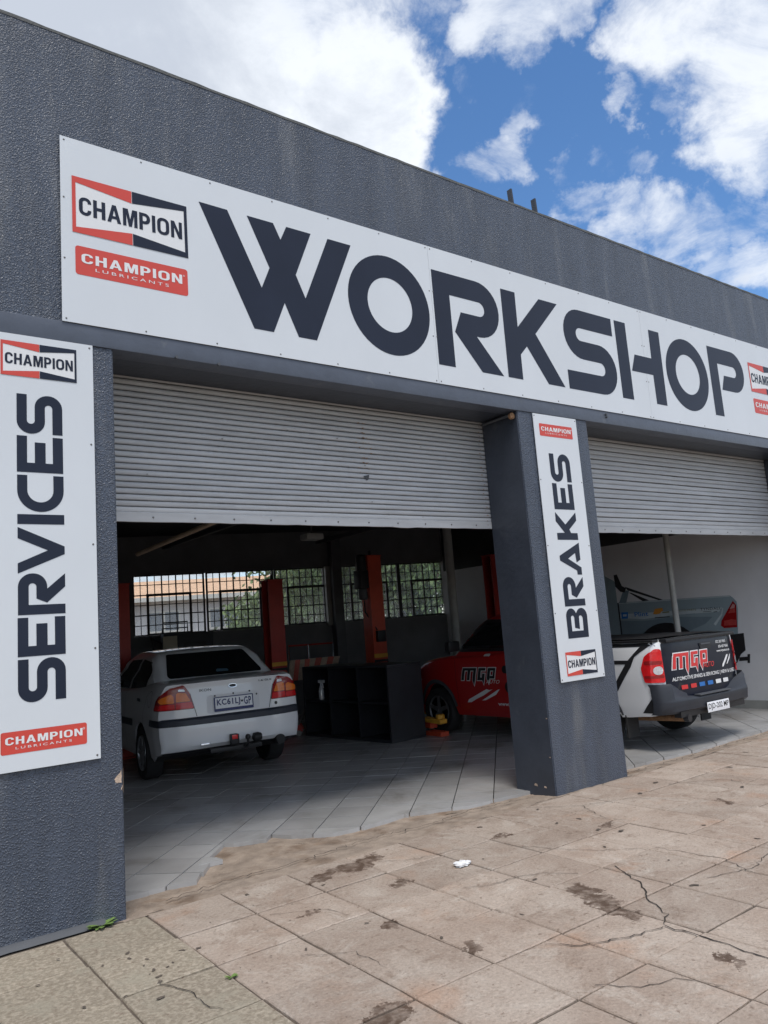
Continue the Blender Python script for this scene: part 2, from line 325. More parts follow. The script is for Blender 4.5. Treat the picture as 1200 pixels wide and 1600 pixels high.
def leaf_mat(name, c):
    mt = mat(name, c, .5, var=.35, vscale=1.6)
    return mt
M['leafa'] = leaf_mat('leaf_green', (.12, .20, .07)); M['leafb'] = leaf_mat('leaf_pale', (.22, .31, .12))

def slab_material():
    mt = bpy.data.materials.new('paving_slab'); mt.use_nodes = True; nt = mt.node_tree; N = nt.nodes.new; L = nt.links.new; b = nt.nodes['Principled BSDF']
    geo = N('ShaderNodeNewGeometry'); pos = geo.outputs['Position']
    def noise(s, d, rg=.6, dist=0.0):
        n = N('ShaderNodeTexNoise'); n.inputs['Scale'].default_value = s; n.inputs['Detail'].default_value = d; n.inputs['Roughness'].default_value = rg; n.inputs['Distortion'].default_value = dist; L(pos, n.inputs['Vector']); return n
    def mr(src, a, b_, c=0.0, d=1.0, sm=True):
        n = N('ShaderNodeMapRange'); n.interpolation_type = 'SMOOTHSTEP' if sm else 'LINEAR'; L(src, n.inputs[0]); n.inputs[1].default_value = a; n.inputs[2].default_value = b_; n.inputs[3].default_value = c; n.inputs[4].default_value = d; return n.outputs[0]
    def mx(f, a, c, mode='MIX'):
        n = N('ShaderNodeMix'); n.data_type = 'RGBA'; n.blend_type = mode
        if isinstance(f, float): n.inputs[0].default_value = f
        else: L(f, n.inputs[0])
        for i, v in ((6, a), (7, c)):
            if isinstance(v, tuple): n.inputs[i].default_value = (*v, 1)
            else: L(v, n.inputs[i])
        return n.outputs[2]
    def mth(op, a, c):
        n = N('ShaderNodeMath'); n.operation = op
        for i, v in enumerate((a, c)):
            if isinstance(v, float): n.inputs[i].default_value = v
            else: L(v, n.inputs[i])
        return n.outputs[0]
    oi = N('ShaderNodeObjectInfo')
    c = mx(mr(noise(1.7, 7, .65, .6).outputs[0], .38, .66), (.39, .303, .243), (.475, .392, .325))
    c = mx(mr(noise(5.0, 10, .76, .5).outputs[0], .50, .76, 0, .95), c, (.23, .162, .118))           # worn brownish dirt
    c = mx(mr(noise(2.9, 10, .78, 1.0).outputs[0], .50, .68, 0, .9), c, (.54, .465, .395))     # pale scuffed patches
    c = mx(mr(noise(1.9, 6, .6, .3).outputs[0], .56, .74, 0, .6), c, (.44, .27, .18))      # reddish earth stain
    # the older, greyer slabs west of the crossing
    sx = N('ShaderNodeSeparateXYZ'); L(pos, sx.inputs[0])
    old = mr(sx.outputs[0], 1.55, 1.57, 1, 0)
    g = mx(mr(noise(38, 6).outputs[0], .42, .62), (.32, .27, .205), (.45, .385, .30)); g = mx(mr(noise(4.5, 5).outputs[0], .50, .70), g, (.38, .335, .26))
    c = mx(old, c, g)
    v = N('ShaderNodeCombineColor'); rv = mr(oi.outputs['Random'], 0, 1, .90, 1.09, False); [L(rv, v.inputs[i]) for i in range(3)]
    c = mx(1.0, c, v.outputs[0], 'MULTIPLY')
    fine = N('ShaderNodeCombineColor'); fv = mr(noise(55, 7, .8).outputs[0], .3, .7, .74, 1.22, False); [L(fv, fine.inputs[i]) for i in range(3)]
    c = mx(1.0, c, fine.outputs[0], 'MULTIPLY')
    # oil and water marks: blots with their own place and ragged outline
    wn = noise(8.5, 8, .7); sc_ = N('ShaderNodeVectorMath'); sc_.operation = 'MULTIPLY_ADD'; L(wn.outputs['Color'], sc_.inputs[0]); sc_.inputs[1].default_value = (.34, .34, 0); L(pos, sc_.inputs[2])
    tot = None
    for (x, y, ang, a, b2) in ((3.36, -1.78, 72, .34, .085), (2.62, -.27, 20, .22, .07), (2.92, -.23, 25, .22, .08), (2.85, -.72, 30, .09, .04), (2.42, -1.20, 60, .07, .035), (2.50, -1.72, 60, .10, .03), (3.15, -2.62, 50, .07, .03), (1.85, -1.95, 40, .16, .08), (4.6, -.9, 20, .12, .03), (2.2, -.75, 10, .05, .03), (3.9, -.5, 5, .10, .03), (5.6, -1.2, 60, .10, .04)):
        mp = N('ShaderNodeMapping'); mp.vector_type = 'TEXTURE'; mp.inputs['Location'].default_value = (x+.17, y+.17, 0); mp.inputs['Rotation'].default_value = (0, 0, R(ang)); mp.inputs['Scale'].default_value = (a, b2, 1); L(sc_.outputs[0], mp.inputs[0])
        fl = N('ShaderNodeVectorMath'); fl.operation = 'MULTIPLY'; L(mp.outputs[0], fl.inputs[0]); fl.inputs[1].default_value = (1, 1, 0)
        ln = N('ShaderNodeVectorMath'); ln.operation = 'LENGTH'; L(fl.outputs[0], ln.inputs[0])
        q = mr(ln.outputs['Value'], .86, 1.04, 1, 0); tot = q if tot is None else mth('MAXIMUM', tot, q)
    st = mth('MULTIPLY', tot, mr(noise(16, 6).outputs[0], .30, .62, .35, .95))
    dk = mr(noise(21, 9, .74).outputs[0], .570, .66, 0, .75); c = mx(dk, c, (.185, .13, .095)); c = mx(st, c, (.10, .062, .042))
    L(c, b.inputs['Base Color'])
    b.inputs['Roughness'].default_value = .82; b.inputs['Specular IOR Level'].default_value = .3
    bn = noise(55, 6, .65); bp = N('ShaderNodeBump'); bp.inputs['Strength'].default_value = .8; bp.inputs['Distance'].default_value = .012; L(bn.outputs[0], bp.inputs['Height']); L(bp.outputs[0], b.inputs['Normal'])
    return mt
M['slab'] = slab_material()

# ---------------------------------------------------------------- ground, street, pavement
S = lambda o: tag(o, kind='structure')
XW, XP0, XP1, XR, ZL, ZT = 1.472, 5.055, 6.022, 10.26, 3.324, 5.404
BW_A = Vector((10.58, 7.55, 0)); BW_D = Vector((-.957, .289, 0)).normalized(); BW_LEN = 10.6     # the skewed rear wall
S(mesh('ground', [(-900, -900, -.16), (900, -900, -.16), (900, 900, -.16), (-900, 900, -.16)], [(0, 1, 2, 3)], M['earth']))
S(box('road', -60, 80, -16, -7.15, -.40, -.13, M['asph']))
S(box('kerb', -60, 80, -7.15, -6.98, -.2, .0, M['conc']))
pv = S(box('pavement', -12, 26, -6.98, .0, -.3, -.010, M['grout']))
# paving slabs, each its own piece
def slab_mesh(seed, wx, wy):
    r = random.Random(seed); bm = bmesh.new(); g = .0045; nseg = 5
    pts = []
    for (ax, ay), (bx, by) in zip(((0, 0), (1, 0), (1, 1), (0, 1)), ((1, 0), (1, 1), (0, 1), (0, 0))):
        for k in range(nseg):
            t = k/nseg; x = ax+(bx-ax)*t; y = ay+(by-ay)*t; pts.append((x, y))
    top = []; bot = []; inn = []
    for x, y in pts:
        e = g*(.5+1.0*r.random()); px = min(max(x*wx, e), wx-e); py = min(max(y*wy, e), wy-e)
        inn.append(bm.verts.new((px+(wx/2-px)*.022, py+(wy/2-py)*.022, 0))); top.append(bm.verts.new((px, py, -.004-.002*r.random()))); bot.append(bm.verts.new((px, py, -.03)))
    n = len(pts); bm.faces.new(inn)
    for i in range(n):
        j = (i+1) % n; bm.faces.new((top[i], top[j], inn[j], inn[i])); bm.faces.new((bot[i], bot[j], top[j], top[i]))
    me = bpy.data.meshes.new('paving_slab'); bm.normal_update(); bm.to_mesh(me); bm.free(); me.materials.append(M['slab']); return me
SX, SY = .446, .466
smeshes = [slab_mesh(k, SX, SY) for k in range(6)]
nsl = 0
for i in range(-5, 24):
    for j in range(10):
        x = 1.57+i*SX; y = -.045-(j+1)*SY
        if nsl >= 296 or (x < -0.3 and j > 4) or (x > 9.5 and j > 5): continue
        o = link('paving_slab', smeshes[rnd.randrange(6)], None, pv, (x, y, rnd.uniform(-.0035, .003))); o.rotation_euler = (rnd.uniform(-.003, .003), rnd.uniform(-.003, .003), 0); o.scale = (rnd.uniform(.990, 1.006), rnd.uniform(.990, 1.006), 1); nsl += 1
# rest of the walk as one plain sheet under the far slabs
def strip(name, pts, wd, z, m, parent, jag=.004, seed=1):
    """thin ragged ribbon along a polyline on the ground (cracks)"""
    r = random.Random(seed); P = []
    for a, b in zip(pts, pts[1:]):
        n = max(2, int((Vector(b)-Vector(a)).length/.035))
        for k in range(n): t = k/n; P.append((a[0]+(b[0]-a[0])*t+r.uniform(-jag, jag), a[1]+(b[1]-a[1])*t+r.uniform(-jag, jag)))
    P.append(pts[-1]); v = []
    for i, p in enumerate(P):
        d = Vector(P[min(i+1, len(P)-1)])-Vector(P[max(i-1, 0)]); d.normalize(); h = wd/2*r.uniform(.4, 1.3)*(min(1, (len(P)-1-i)/4+.15))
        v += [(p[0]-d.y*h, p[1]+d.x*h, z), (p[0]+d.y*h, p[1]-d.x*h, z)]
    f = [(2*i, 2*i+1, 2*i+3, 2*i+2) for i in range(len(P)-1)]
    return mesh(name, v, f, m, parent)
for k, (pts, wd) in enumerate([([(3.85, -1.50), (3.74, -1.70), (3.71, -1.78), (3.53, -1.95), (3.41, -2.14), (3.28, -2.22)], .008), ([(3.28, -2.22), (3.03, -2.15), (2.86, -2.07), (2.76, -1.93)], .007), ([(3.28, -2.22), (3.29, -2.35), (3.27, -2.71), (3.22, -3.2)], .008), ([(3.62, -1.42), (3.5, -1.26), (3.32, -1.18), (3.14, -1.18), (2.98, -1.05)], .004), ([(3.80, -.77), (3.95, -1.1), (4.1, -1.3), (4.3, -1.45)], .004), ([(4.3, -1.45), (4.35, -1.9), (4.2, -2.2)], .005), ([(4.9, -.4), (4.7, -.75), (4.75, -1.0)], .004), ([(1.30, -.98), (1.38, -1.15), (1.36, -1.35), (1.44, -1.44)], .006), ([(4.6, -.1), (4.9, -.4), (5.3, -.55), (5.5, -.9)], .005), ([(2.05, -.6), (2.3, -.75), (2.35, -.95)], .003), ([(5.9, -.5), (6.3, -.8), (6.2, -1.1), (6.6, -1.3)], .006), ([(3.0, -.3), (3.2, -.45), (3.5, -.5), (3.7, -.7)], .003), ([(4.0, -2.0), (4.3, -2.1), (4.7, -2.0), (5.0, -2.2)], .005), ([(1.9, -1.2), (2.1, -1.35), (2.1, -1.6)], .003), ([(2.6, -2.36), (2.7, -2.5), (2.86, -2.55), (2.95, -2.75)], .004)]):
    strip('crack', pts, wd, .0042, M['crack'], pv, .011, k)
# chewing-gum and oil spots
def spot_mesh(seed):
    r = random.Random(seed); n = 11; v = [(0, 0, .0012)]; 
    for k in range(n): a = 2*math.pi*k/n; q = r.uniform(.5, 1.25); v.append((q*math.cos(a), q*math.sin(a)*.62, 0))
    me = bpy.data.meshes.new('gum_spot'); me.from_pydata(v, [], [(0, 1+k, 1+(k+1) % n) for k in range(n)]); me.materials.append(M['gum']); return me
spm = [spot_mesh(k) for k in range(5)]
for (px, py, s) in [(200, 1490, .018), (203, 1499, .016), (240, 1517, .016), (248, 1527, .02), (250, 1535, .018), (252, 1560, .02), (285, 1486, .016), (310, 1482, .016), (196, 1558, .014), (131, 1575, .014), (386, 1399, .022), (505, 1384, .018), (478, 1484, .012), (573, 1443, .012), (970, 1299, .03), (1183, 1311, .018), (1085, 1384, .025), (945, 1324, .016), (1045, 1345, .014), (835, 1375, .018), (690, 1466, .016), (815, 1430, .014), (1025, 1223, .03), (1000, 1240, .03), (935, 1297, .03), (755, 1343, .012), (870, 1287, .02), (1140, 1199, .03), (1160, 1230, .03), (1165, 1176, .03), (750, 1293, .02), (840, 1265, .02), (905, 1280, .022), (1100, 1290, .02), (60, 1540, .012), (90, 1500, .012), (160, 1510, .012), (230, 1500, .012), (225, 1510, .009), (262, 1512, .012), (270, 1505, .011)]:
    p = on_z(px, py); o = link('gum_spot', spm[rnd.randrange(5)], None, pv, (p.x, p.y, .0045)); o.scale = (s, s, 1); o.rotation_euler.z = rnd.uniform(0, 6)
for k in range(90):
    x, y = rnd.uniform(1.0, 8.5), rnd.uniform(-2.8, -.1); s = rnd.uniform(.002, .007)
    o = link('gum_spot', spm[rnd.randrange(5)], None, pv, (x, y, .0045)); o.scale = (s, s, 1); o.rotation_euler.z = rnd.uniform(0, 6)

# workshop floor: grout bed, screed threshold, tiles laid at 45 degrees
bl = BW_A + BW_D*BW_LEN
fl = S(mesh('workshop_floor', [(.3, .02, -.048), (10.57, .02, -.048), (10.57, 7.6, -.048), (bl.x, bl.y, -.048), (.3, bl.y, -.048)], [(0, 1, 2, 3, 4)], M['tilegrout']))
front = [(1.0, .40), (1.76, .37), (2.03, .32), (2.24, .69), (2.76, 1.27), (2.9, .93), (3.05, .60), (3.38, .53), (3.66, .54), (3.84, .60), (4.12, .50), (4.28, .36), (4.58, .34), (5.05, .30), (6.05, .24), (6.77, .22), (7.5, .17), (8.26, .22), (10.6, .22)]
def fy(x):
    for a, b in zip(front, front[1:]):
        if a[0] <= x <= b[0]: return a[1]+(b[1]-a[1])*(x-a[0])/(b[0]-a[0])
    return .3
TP = .335; h = TP/2-.0042; tiles = []
def clip(poly, a, b):
    out = []; side = lambda p: (b[0]-a[0])*(p[1]-a[1])-(b[1]-a[1])*(p[0]-a[0])
    for i, p in enumerate(poly):
        q = poly[(i+1) % len(poly)]; sp_, sq = side(p), side(q)
        if sp_ >= 0: out.append(p)
        if sp_*sq < 0: t = sp_/(sp_-sq); out.append((p[0]+(q[0]-p[0])*t, p[1]+(q[1]-p[1])*t))
    return out
c45 = math.sqrt(.5); U = TP/c45
for i in range(-14, 40):
    for j in range(-4, 46):
        dm = 1.47+U*(i+.5); sm = 2.57+U*(j+.5); x, y = (sm+dm)/2, (sm-dm)/2
        if not (1.2 < x < 10.6 and .0 < y): continue
        if (Vector((x, y, 0))-BW_A).dot(Vector((-BW_D.y, BW_D.x, 0)))*(-1) > .0 and False: continue
        if y > 7.45+(10.58-x)*.30: continue
        tiles.append((x, y))
base = bmesh.new()
def tile_geo(bm, poly, z):
    t = [bm.verts.new((p[0], p[1], z)) for p in poly]; b_ = [bm.verts.new((p[0], p[1], z-.03)) for p in poly]; n = len(poly)
    f = bm.faces.new(t)
    for i in range(n): bm.faces.new((b_[i], b_[(i+1) % n], t[(i+1) % n], t[i]))
bm = bmesh.new(); d = h*c45*2
sq = [(0, -d), (d, 0), (0, d), (-d, 0)]
tile_geo(bm, sq, 0); tile_me = bpy.data.meshes.new('floor_tile'); bm.normal_update(); bm.to_mesh(tile_me); bm.free(); tile_me.materials.append(M['tile'])
def seen(t):
    v = Vector((t[0], t[1], 0))-CAM; return v.length + (0 if 1.3 < t[0] and t[1] < 5.8 else 20)
tiles.sort(key=seen); ntile = 0; rest = bmesh.new()
for (x, y) in tiles:
    x0, x1 = x-d, x+d; fa, fb = fy(x0), fy(x1)
    fm = fy(x); z = rnd.uniform(-.0012, .0012)
    poly = [(x+p[0], y+p[1]) for p in sq]
    poly = [(min(max(px_, 1.0), 10.56), py_) for px_, py_ in poly]
    cut = y-d < max(fa, fb, fm)+.01
    if cut:
        jx = rnd.uniform(-.015, .015)
        poly = clip(poly, (x0, fa+jx), (x, fm)) if fm <= (fa+fb)/2+.02 else poly
        if len(poly) > 2: poly = clip(poly, (x, fm) if fm <= (fa+fb)/2+.02 else (x0, fa), (x1, fb-jx))
        if len(poly) < 3: continue
        A_ = abs(sum(poly[i][0]*poly[(i+1) % len(poly)][1]-poly[(i+1) % len(poly)][0]*poly[i][1] for i in range(len(poly))))/2
        if A_ < .006: continue
    if ntile < 290:
        ntile += 1
        if cut:
            b2 = bmesh.new(); tile_geo(b2, [(p[0]-x, p[1]-y) for p in poly], 0); o = from_bm('floor_tile', b2, M['tile'], fl, loc=(x, y, z))
        else:
            o = link('floor_tile', tile_me, None, fl, (x, y, z)); o.rotation_euler = (rnd.uniform(-.002, .002), rnd.uniform(-.002, .002), 0)
    else: tile_geo(rest, poly, z)
tag(from_bm('far_floor_tiles', rest, M['tile'], fl), kind='stuff')
# loose broken tile corner and the rough threshold slab
b2 = bmesh.new(); tile_geo(b2, [(-.09, -.04), (.08, -.05), (.07, .04), (-.03, .045)], 0); o = from_bm('tile_shard', b2, M['tile'], None, loc=(2.25, .66, .004)); tag(o, 'loose grey tile shard lying on the bare screed patch', 'tile shard')
def screed():
    r = random.Random(3); nx, ny = 150, 22; v = []; f = []
    for i in range(nx+1):
        x = 1.44+(10.3-1.44)*i/nx
        for j in range(ny+1):
            t = j/ny; y = -.046+t*(fy(x)+.12+.046); z = -.006-.020*min(1, t*1.6)+r.uniform(-.003, .003)
            if j == 0: z = -.004
            if 0 < j < ny: y += r.uniform(-.012, .012); x_ = x+r.uniform(-.02, .02)
            else: x_ = x
            if t > .55 and fy(x) > .5: z -= .003
            v.append((x_, y, z))
    for i in range(nx):
        for j in range(ny): a = i*(ny+1)+j; f.append((a, a+ny+1, a+ny+2, a+1))
    return mesh('threshold', v, f, M['screed'], None, True)
S(screed())
thr = [o for o in col.objects if o.name == 'threshold'][0]
strip('crack', [(1.75, .10), (2.1, .15), (2.6, .13), (3.2, .20), (3.9, .16), (4.3, .22), (4.9, .12)], .007, .0030, M['crack'], thr, .022, 31)
strip('crack', [(6.1, .06), (7.0, .04), (7.9, .08), (8.8, .05)], .008, .0030, M['crack'], thr, .02, 32)

# ---------------------------------------------------------------- the workshop building
bd = empty('workshop_building', (5.5, 0, 0)); bd_off = Vector((-5.5, 0, 0))
tag(bd, 'dark grey rendered workshop with two roller-shutter bays and tall parapet', 'building')
def bx(name, *a, **k):
    o = box(name, *a, parent=bd, **k); o.location = bd_off; return o
def put(o): o.parent = bd; o.location = Vector(o.location)+bd_off; return o
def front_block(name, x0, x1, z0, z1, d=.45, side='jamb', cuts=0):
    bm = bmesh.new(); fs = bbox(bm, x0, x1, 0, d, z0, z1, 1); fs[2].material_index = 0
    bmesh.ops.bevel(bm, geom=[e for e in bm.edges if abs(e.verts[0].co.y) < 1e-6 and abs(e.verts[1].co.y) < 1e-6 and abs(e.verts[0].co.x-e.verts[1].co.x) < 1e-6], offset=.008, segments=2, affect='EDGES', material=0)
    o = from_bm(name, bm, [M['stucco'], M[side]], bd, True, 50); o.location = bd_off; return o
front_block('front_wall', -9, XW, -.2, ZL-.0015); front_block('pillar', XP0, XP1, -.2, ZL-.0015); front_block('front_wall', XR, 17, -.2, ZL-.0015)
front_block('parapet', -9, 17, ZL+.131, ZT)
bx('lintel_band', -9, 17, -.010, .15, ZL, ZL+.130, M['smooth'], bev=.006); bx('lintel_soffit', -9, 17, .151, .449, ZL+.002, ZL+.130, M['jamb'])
# coping: thin uneven mortar cap
def coping():
    r = random.Random(5); n = 260; v = []; f = []
    for i in range(n+1):
        x = -9+26*i/n; a, b = r.uniform(-.006, .006), r.uniform(-.007, .007)
        a *= .4; b *= .5; v += [(x, -.0025+a*.3, ZT-.018+a), (x, -.002+a*.5, ZT+.004+b), (x, .25, ZT+.012+b), (x, .505, ZT+.004)]
    for i in range(n):
        for k in range(3): a = i*4+k; f.append((a, a+4, a+5, a+1))
    return put(mesh('coping', v, f, M['coping'], None, True, angle=50))
coping()
for px, py, hh in ((799, 307, .20), (836, 322, .14)):
    p = on_y(px, py-9, .30); o = put(obox('rebar_stub', (p.x, .30, ZT-.1), (p.x-.03, .30, p.z), .055, .02, M['trim']))
# splash fillet along the wall foot, chips of bare plaster
v = []; f = []; r = random.Random(8); n = 90
for i in range(n+1):
    x = -3+(XW-.12+3)*i/n; a = r.uniform(-.004, .004); v += [(x, -.030+a, .001), (x, -.006, .030+a), (x, .002, .032)]
for i in range(n):
    for k in range(2): f.append((i*3+k, i*3+3+k, i*3+4+k, i*3+1+k))
put(mesh('mortar_fillet', v, f, M['greyplastic'], None, True))
def chip(pts, y, seed):
    r = random.Random(seed); out = []
    for i, p in enumerate(pts):
        q = pts[(i+1) % len(pts)]
        for k in range(4): t = k/4; out.append((p[0]+(q[0]-p[0])*t+r.uniform(-.004, .004), p[1]+(q[1]-p[1])*t+r.uniform(-.004, .004)))
    o = on_wall('plaster_chip', flat2d([out]), y, M['plaster'], None); return put(o)
chip([(XW-.008, .80), (XW-.05, .755), (XW-.045, .735), (XW-.008, .73)], -.0015, 1); chip([(XW-.006, .715), (XW-.016, .70), (XW-.006, .68)], -.0015, 2)
o = put(mesh('plaster_chip', [(XW+.0015, .002, .81), (XW+.0015, .05, .77), (XW+.0015, .035, .72), (XW+.0015, .002, .67)], [(0, 1, 2, 3)], M['plaster']))
for y0, z0, s in ((.10, .045, .022), (.20, .05, .03), (.02, .30, .012), (.015, .62, .012)):
    put(mesh('plaster_chip', [(XP0-.0015, y0, z0), (XP0-.0015, y0+s*1.4, z0+s*.2), (XP0-.0015, y0+s, z0+s*.8), (XP0-.0015, y0+.2*s, z0+s*.7)], [(0, 3, 2, 1)], M['plaster']))
for px, py in ((275, 559), (341, 570), (947, 652), (946, 648)):
    p = on_y(px, py, -.012); put(lathe('cable_stub', [(.004, 0), (.011, 0), (.011, .02), (.004, .02)], M['greyplastic'], None, 8, 'y', loc=(p.x, -.03, p.z)))
put(tube('conduit', [(XP0-.03, .05, ZL-.03), (XP0-.03, .42, ZL-.03)], .014, M['greyplastic'])); put(lathe('conduit_cap', [(.012, 0), (.03, .004), (.03, .03), (.012, .034)], M['rust'], None, 10, 'y', loc=(XP0-.035, .02, ZL-.045)))

# roller shutters
def shutter(x0, x1, zb, zt, pitch, prof, dark, seed):
    sh = empty('roller_shutter', (0, 0, 0)); sh.parent = bd; sh.location = bd_off; r = random.Random(seed)
    n = int((zt-zb-.07)/pitch)+1; L_ = x1-x0; seg = 14
    meshes = []
    for q in range(3):
        v = []; f = []; np_ = len(prof)
        for i in range(seg+1):
            x = x0+L_*i/seg; wob = r.uniform(-.0015, .0015); wz = r.uniform(-.0009, .0009)
            for (dy, t) in prof: v.append((x, .47+dy+wob, t*pitch+wz))
        for i in range(seg):
            for k in range(np_-1): a = i*np_+k; f.append((a, a+np_, a+np_+1, a+1))
        me = bpy.data.meshes.new('slat'); me.from_pydata(v, [], f); me.shade_smooth(); me.set_sharp_from_angle(angle=R(38)); me.materials.append(M['shut']); me.materials.append(M['dirt_shade']); meshes.append(me)
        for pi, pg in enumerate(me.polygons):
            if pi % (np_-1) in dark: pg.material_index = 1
    for k in range(n): link('slat', meshes[r.randrange(3)], None, sh, (0, 0, zb+.065+k*pitch))
    v = []; f = []
    pr = [(.012, 0), (-.012, 0), (-.014, .06), (-.004, .068), (.012, .068)]
    for i in range(41):
        x = x0+L_*i/40; wz = r.uniform(-.0018, .0018)+(-.006 if abs(x-4.06) < .08 and x0 < 2 else 0)
        for dy, z in pr: v.append((x, .468+dy, zb+z+wz*(1 if z < .03 else .2)))
    for i in range(40):
        for k in range(5): a = i*5; f.append((a+k, a+5+k, a+5+(k+1) % 5, a+(k+1) % 5))
    mesh('bottom_rail', v, f, M['shut'], sh)
    sm = lathe('rivet', [(.001, -.003), (.006, -.002), (.007, .002)], M['screw'], sh, 8, 'y', loc=(x0+.12, .452, zb+.03))
    for k in range(1, int(L_/.3)): copyo(sm, sh, (x0+.12+k*.3, .452, zb+.03))
    box('guide', x0-.10, x0-.03, .484, .50, 0, zt+.1, M['shutdark'], sh); box('guide', x1+.065, x1+.13, .484, .50, 0, zt+.1, M['shutdark'], sh)
    return sh
profA = [(.010, -.08), (.002, -.02), (-.0085, .10), (-.012, .38), (-.011, .62), (-.006, .78), (.006, .88), (.010, .98)]
profB = [(.006, -.03), (-.002, .0), (-.010, .05), (-.012, .22), (-.010, .40), (-.003, .46), (-.003, .49), (-.010, .55), (-.013, .72), (-.011, .88), (-.004, .93), (.008, .95), (.009, 1.0)]
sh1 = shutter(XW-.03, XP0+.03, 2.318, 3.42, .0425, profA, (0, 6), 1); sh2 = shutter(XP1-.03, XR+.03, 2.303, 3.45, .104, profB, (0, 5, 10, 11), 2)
# rust runs and dents on the first shutter
r = random.Random(21)
for k in range(58):
    x = 3.66+r.gauss(0, .03); z = 2.76+.0425*r.randrange(11)+r.uniform(-.004, .008); a, b = r.uniform(.003, .016), r.uniform(.0015, .0045)
    o = mesh('rust_fleck', [(x-a, .4545, z), (x, .4545, z-b), (x+a, .4545, z+b*.2), (x+.2*a, .4545, z+b)], [(0, 1, 2, 3)], M['rust'], sh1)
for k in range(26):
    z = 2.34+k*.0425+r.uniform(0, .02); x = XP0-.035-r.random()*.03; a = r.uniform(.005, .018)
    mesh('rust_fleck', [(x-a, .4545, z), (x, .4545, z-.004), (x+a, .4545, z), (x, .4545, z+.004)], [(0, 1, 2, 3)], M['rust'], sh1)
mesh('dent', [(3.64, .4535, 2.735), (3.70, .4535, 2.75), (3.69, .4535, 2.71), (3.67, .4535, 2.70)], [(0, 3, 2, 1)], M['shutdark'], sh1)
for k in range(9):
    x = r.uniform(1.7, 4.9); z = r.uniform(2.4, 3.1); a = r.uniform(.004, .012)
    mesh('scuff', [(x-a, .4540, z), (x, .4540, z-a*.5), (x+a, .4540, z+a*.2), (x, .4540, z+a*.4)], [(0, 1, 2, 3)], M['screw'], sh1)

# interior shell
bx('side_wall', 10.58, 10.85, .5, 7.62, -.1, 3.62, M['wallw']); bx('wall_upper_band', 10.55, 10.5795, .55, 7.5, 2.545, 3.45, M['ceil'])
bx('skirting', 10.545, 10.5795, .55, 7.5, -.01, .11, M['steelgrey'])
bx('side_wall', .2, .45, .5, 12, -.1, 3.62, M['wallw'])
bx('roof', -.2, 11.2, .52, 12.2, 3.47, 3.60, M['ceil'])
for y0 in (1.6, 3.0, 4.4, 5.8): bx('roof_beam', .45, 10.55, y0, y0+.09, 3.30, 3.469, M['beam'])
for x0 in (2.4, 5.2, 8.0): bx('purlin', x0, x0+.07, .55, 9.5, 3.22, 3.299, M['beam'])
for y0, nm in ((1.05, 'roof_post'), (5.22, 'roof_post')):
    rr = .040 if y0 < 2 else .075; q = on_x(1048, 900, 9.5); put(lathe(nm, [(rr*.98, -.01), (rr, 0), (rr, 3.3), (rr*.98, 3.3)], M['steelgrey'], None, 14, 'z', loc=(9.5 if y0 < 2 else 8.72, q.y if y0 < 2 else y0, 0)))
# brace pole under the ceiling near the shutter
a, b = on_y(331, 817, 1.3), on_y(215, 866, 3.1)
put(tube('brace_pole', [a+(a-b)*.12, b], .022, M['wood']))
p = on_y(487, 838, 4.3); put(box('ceiling_lamp', p.x-.13, p.x+.13, 4.2, 4.4, p.z-.05, p.z+.03, M['steelgrey'], bev=.015)); put(tube('lamp_drop', [(p.x, 4.3, p.z+.02), (p.x, 4.3, 3.32)], .012, M['beam']))

# the skewed rear wall with its steel windows (built in its own frame: u along the wall leftwards, v up)
rw = empty('rear_wall', BW_A+bd_off, math.atan2(BW_D.y, BW_D.x)); rw.parent = bd     # local +x runs along the wall, local -y faces outside
def wall_u(px):
    d = pray(px, 950); n = Vector((-BW_D.y, BW_D.x, 0)); t = (BW_A-CAM).dot(n)/d.dot(n); return (CAM+d*t-BW_A).dot(BW_D)
def wall_z(px, py):
    d = pray(px, py); n = Vector((-BW_D.y, BW_D.x, 0)); t = (BW_A-CAM).dot(n)/d.dot(n); return (CAM+d*t).z
zs, zh = (wall_z(212, 997)+wall_z(600, 966.7)+wall_z(512, 971.6))/3, (wall_z(209, 899.7)+wall_z(508, 886)+wall_z(607, 880))/3
wins = [(wall_u(320.5), wall_u(208.5), 10), (wall_u(429.5), wall_u(324.5), 10), (wall_u(510.5), wall_u(432.5), 8), (wall_u(627), wall_u(533), 10), (wall_u(704), wall_u(629), 8)]
TH = .24
def wbox(name, u0, u1, z0, z1, m, y0=-TH, y1=0):
    return box(name, u0, u1, y0, y1, z0, z1, m, rw)
edges = sorted([(a, b) for a, b, n in wins])
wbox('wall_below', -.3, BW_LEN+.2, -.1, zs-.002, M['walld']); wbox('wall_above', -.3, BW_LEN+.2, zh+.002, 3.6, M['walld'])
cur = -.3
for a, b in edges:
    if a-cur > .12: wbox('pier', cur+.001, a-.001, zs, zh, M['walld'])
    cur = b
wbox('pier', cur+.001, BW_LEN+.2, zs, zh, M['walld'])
uc0, uc1 = wall_u(531), wall_u(517); box('column', uc0, uc1, .002, .30, 0, 3.3, M['beam'], rw)
box('pier_face', uc1+.002, wall_u(510), -.1, .10, zs-.05, zh, M['steelgrey'], rw)
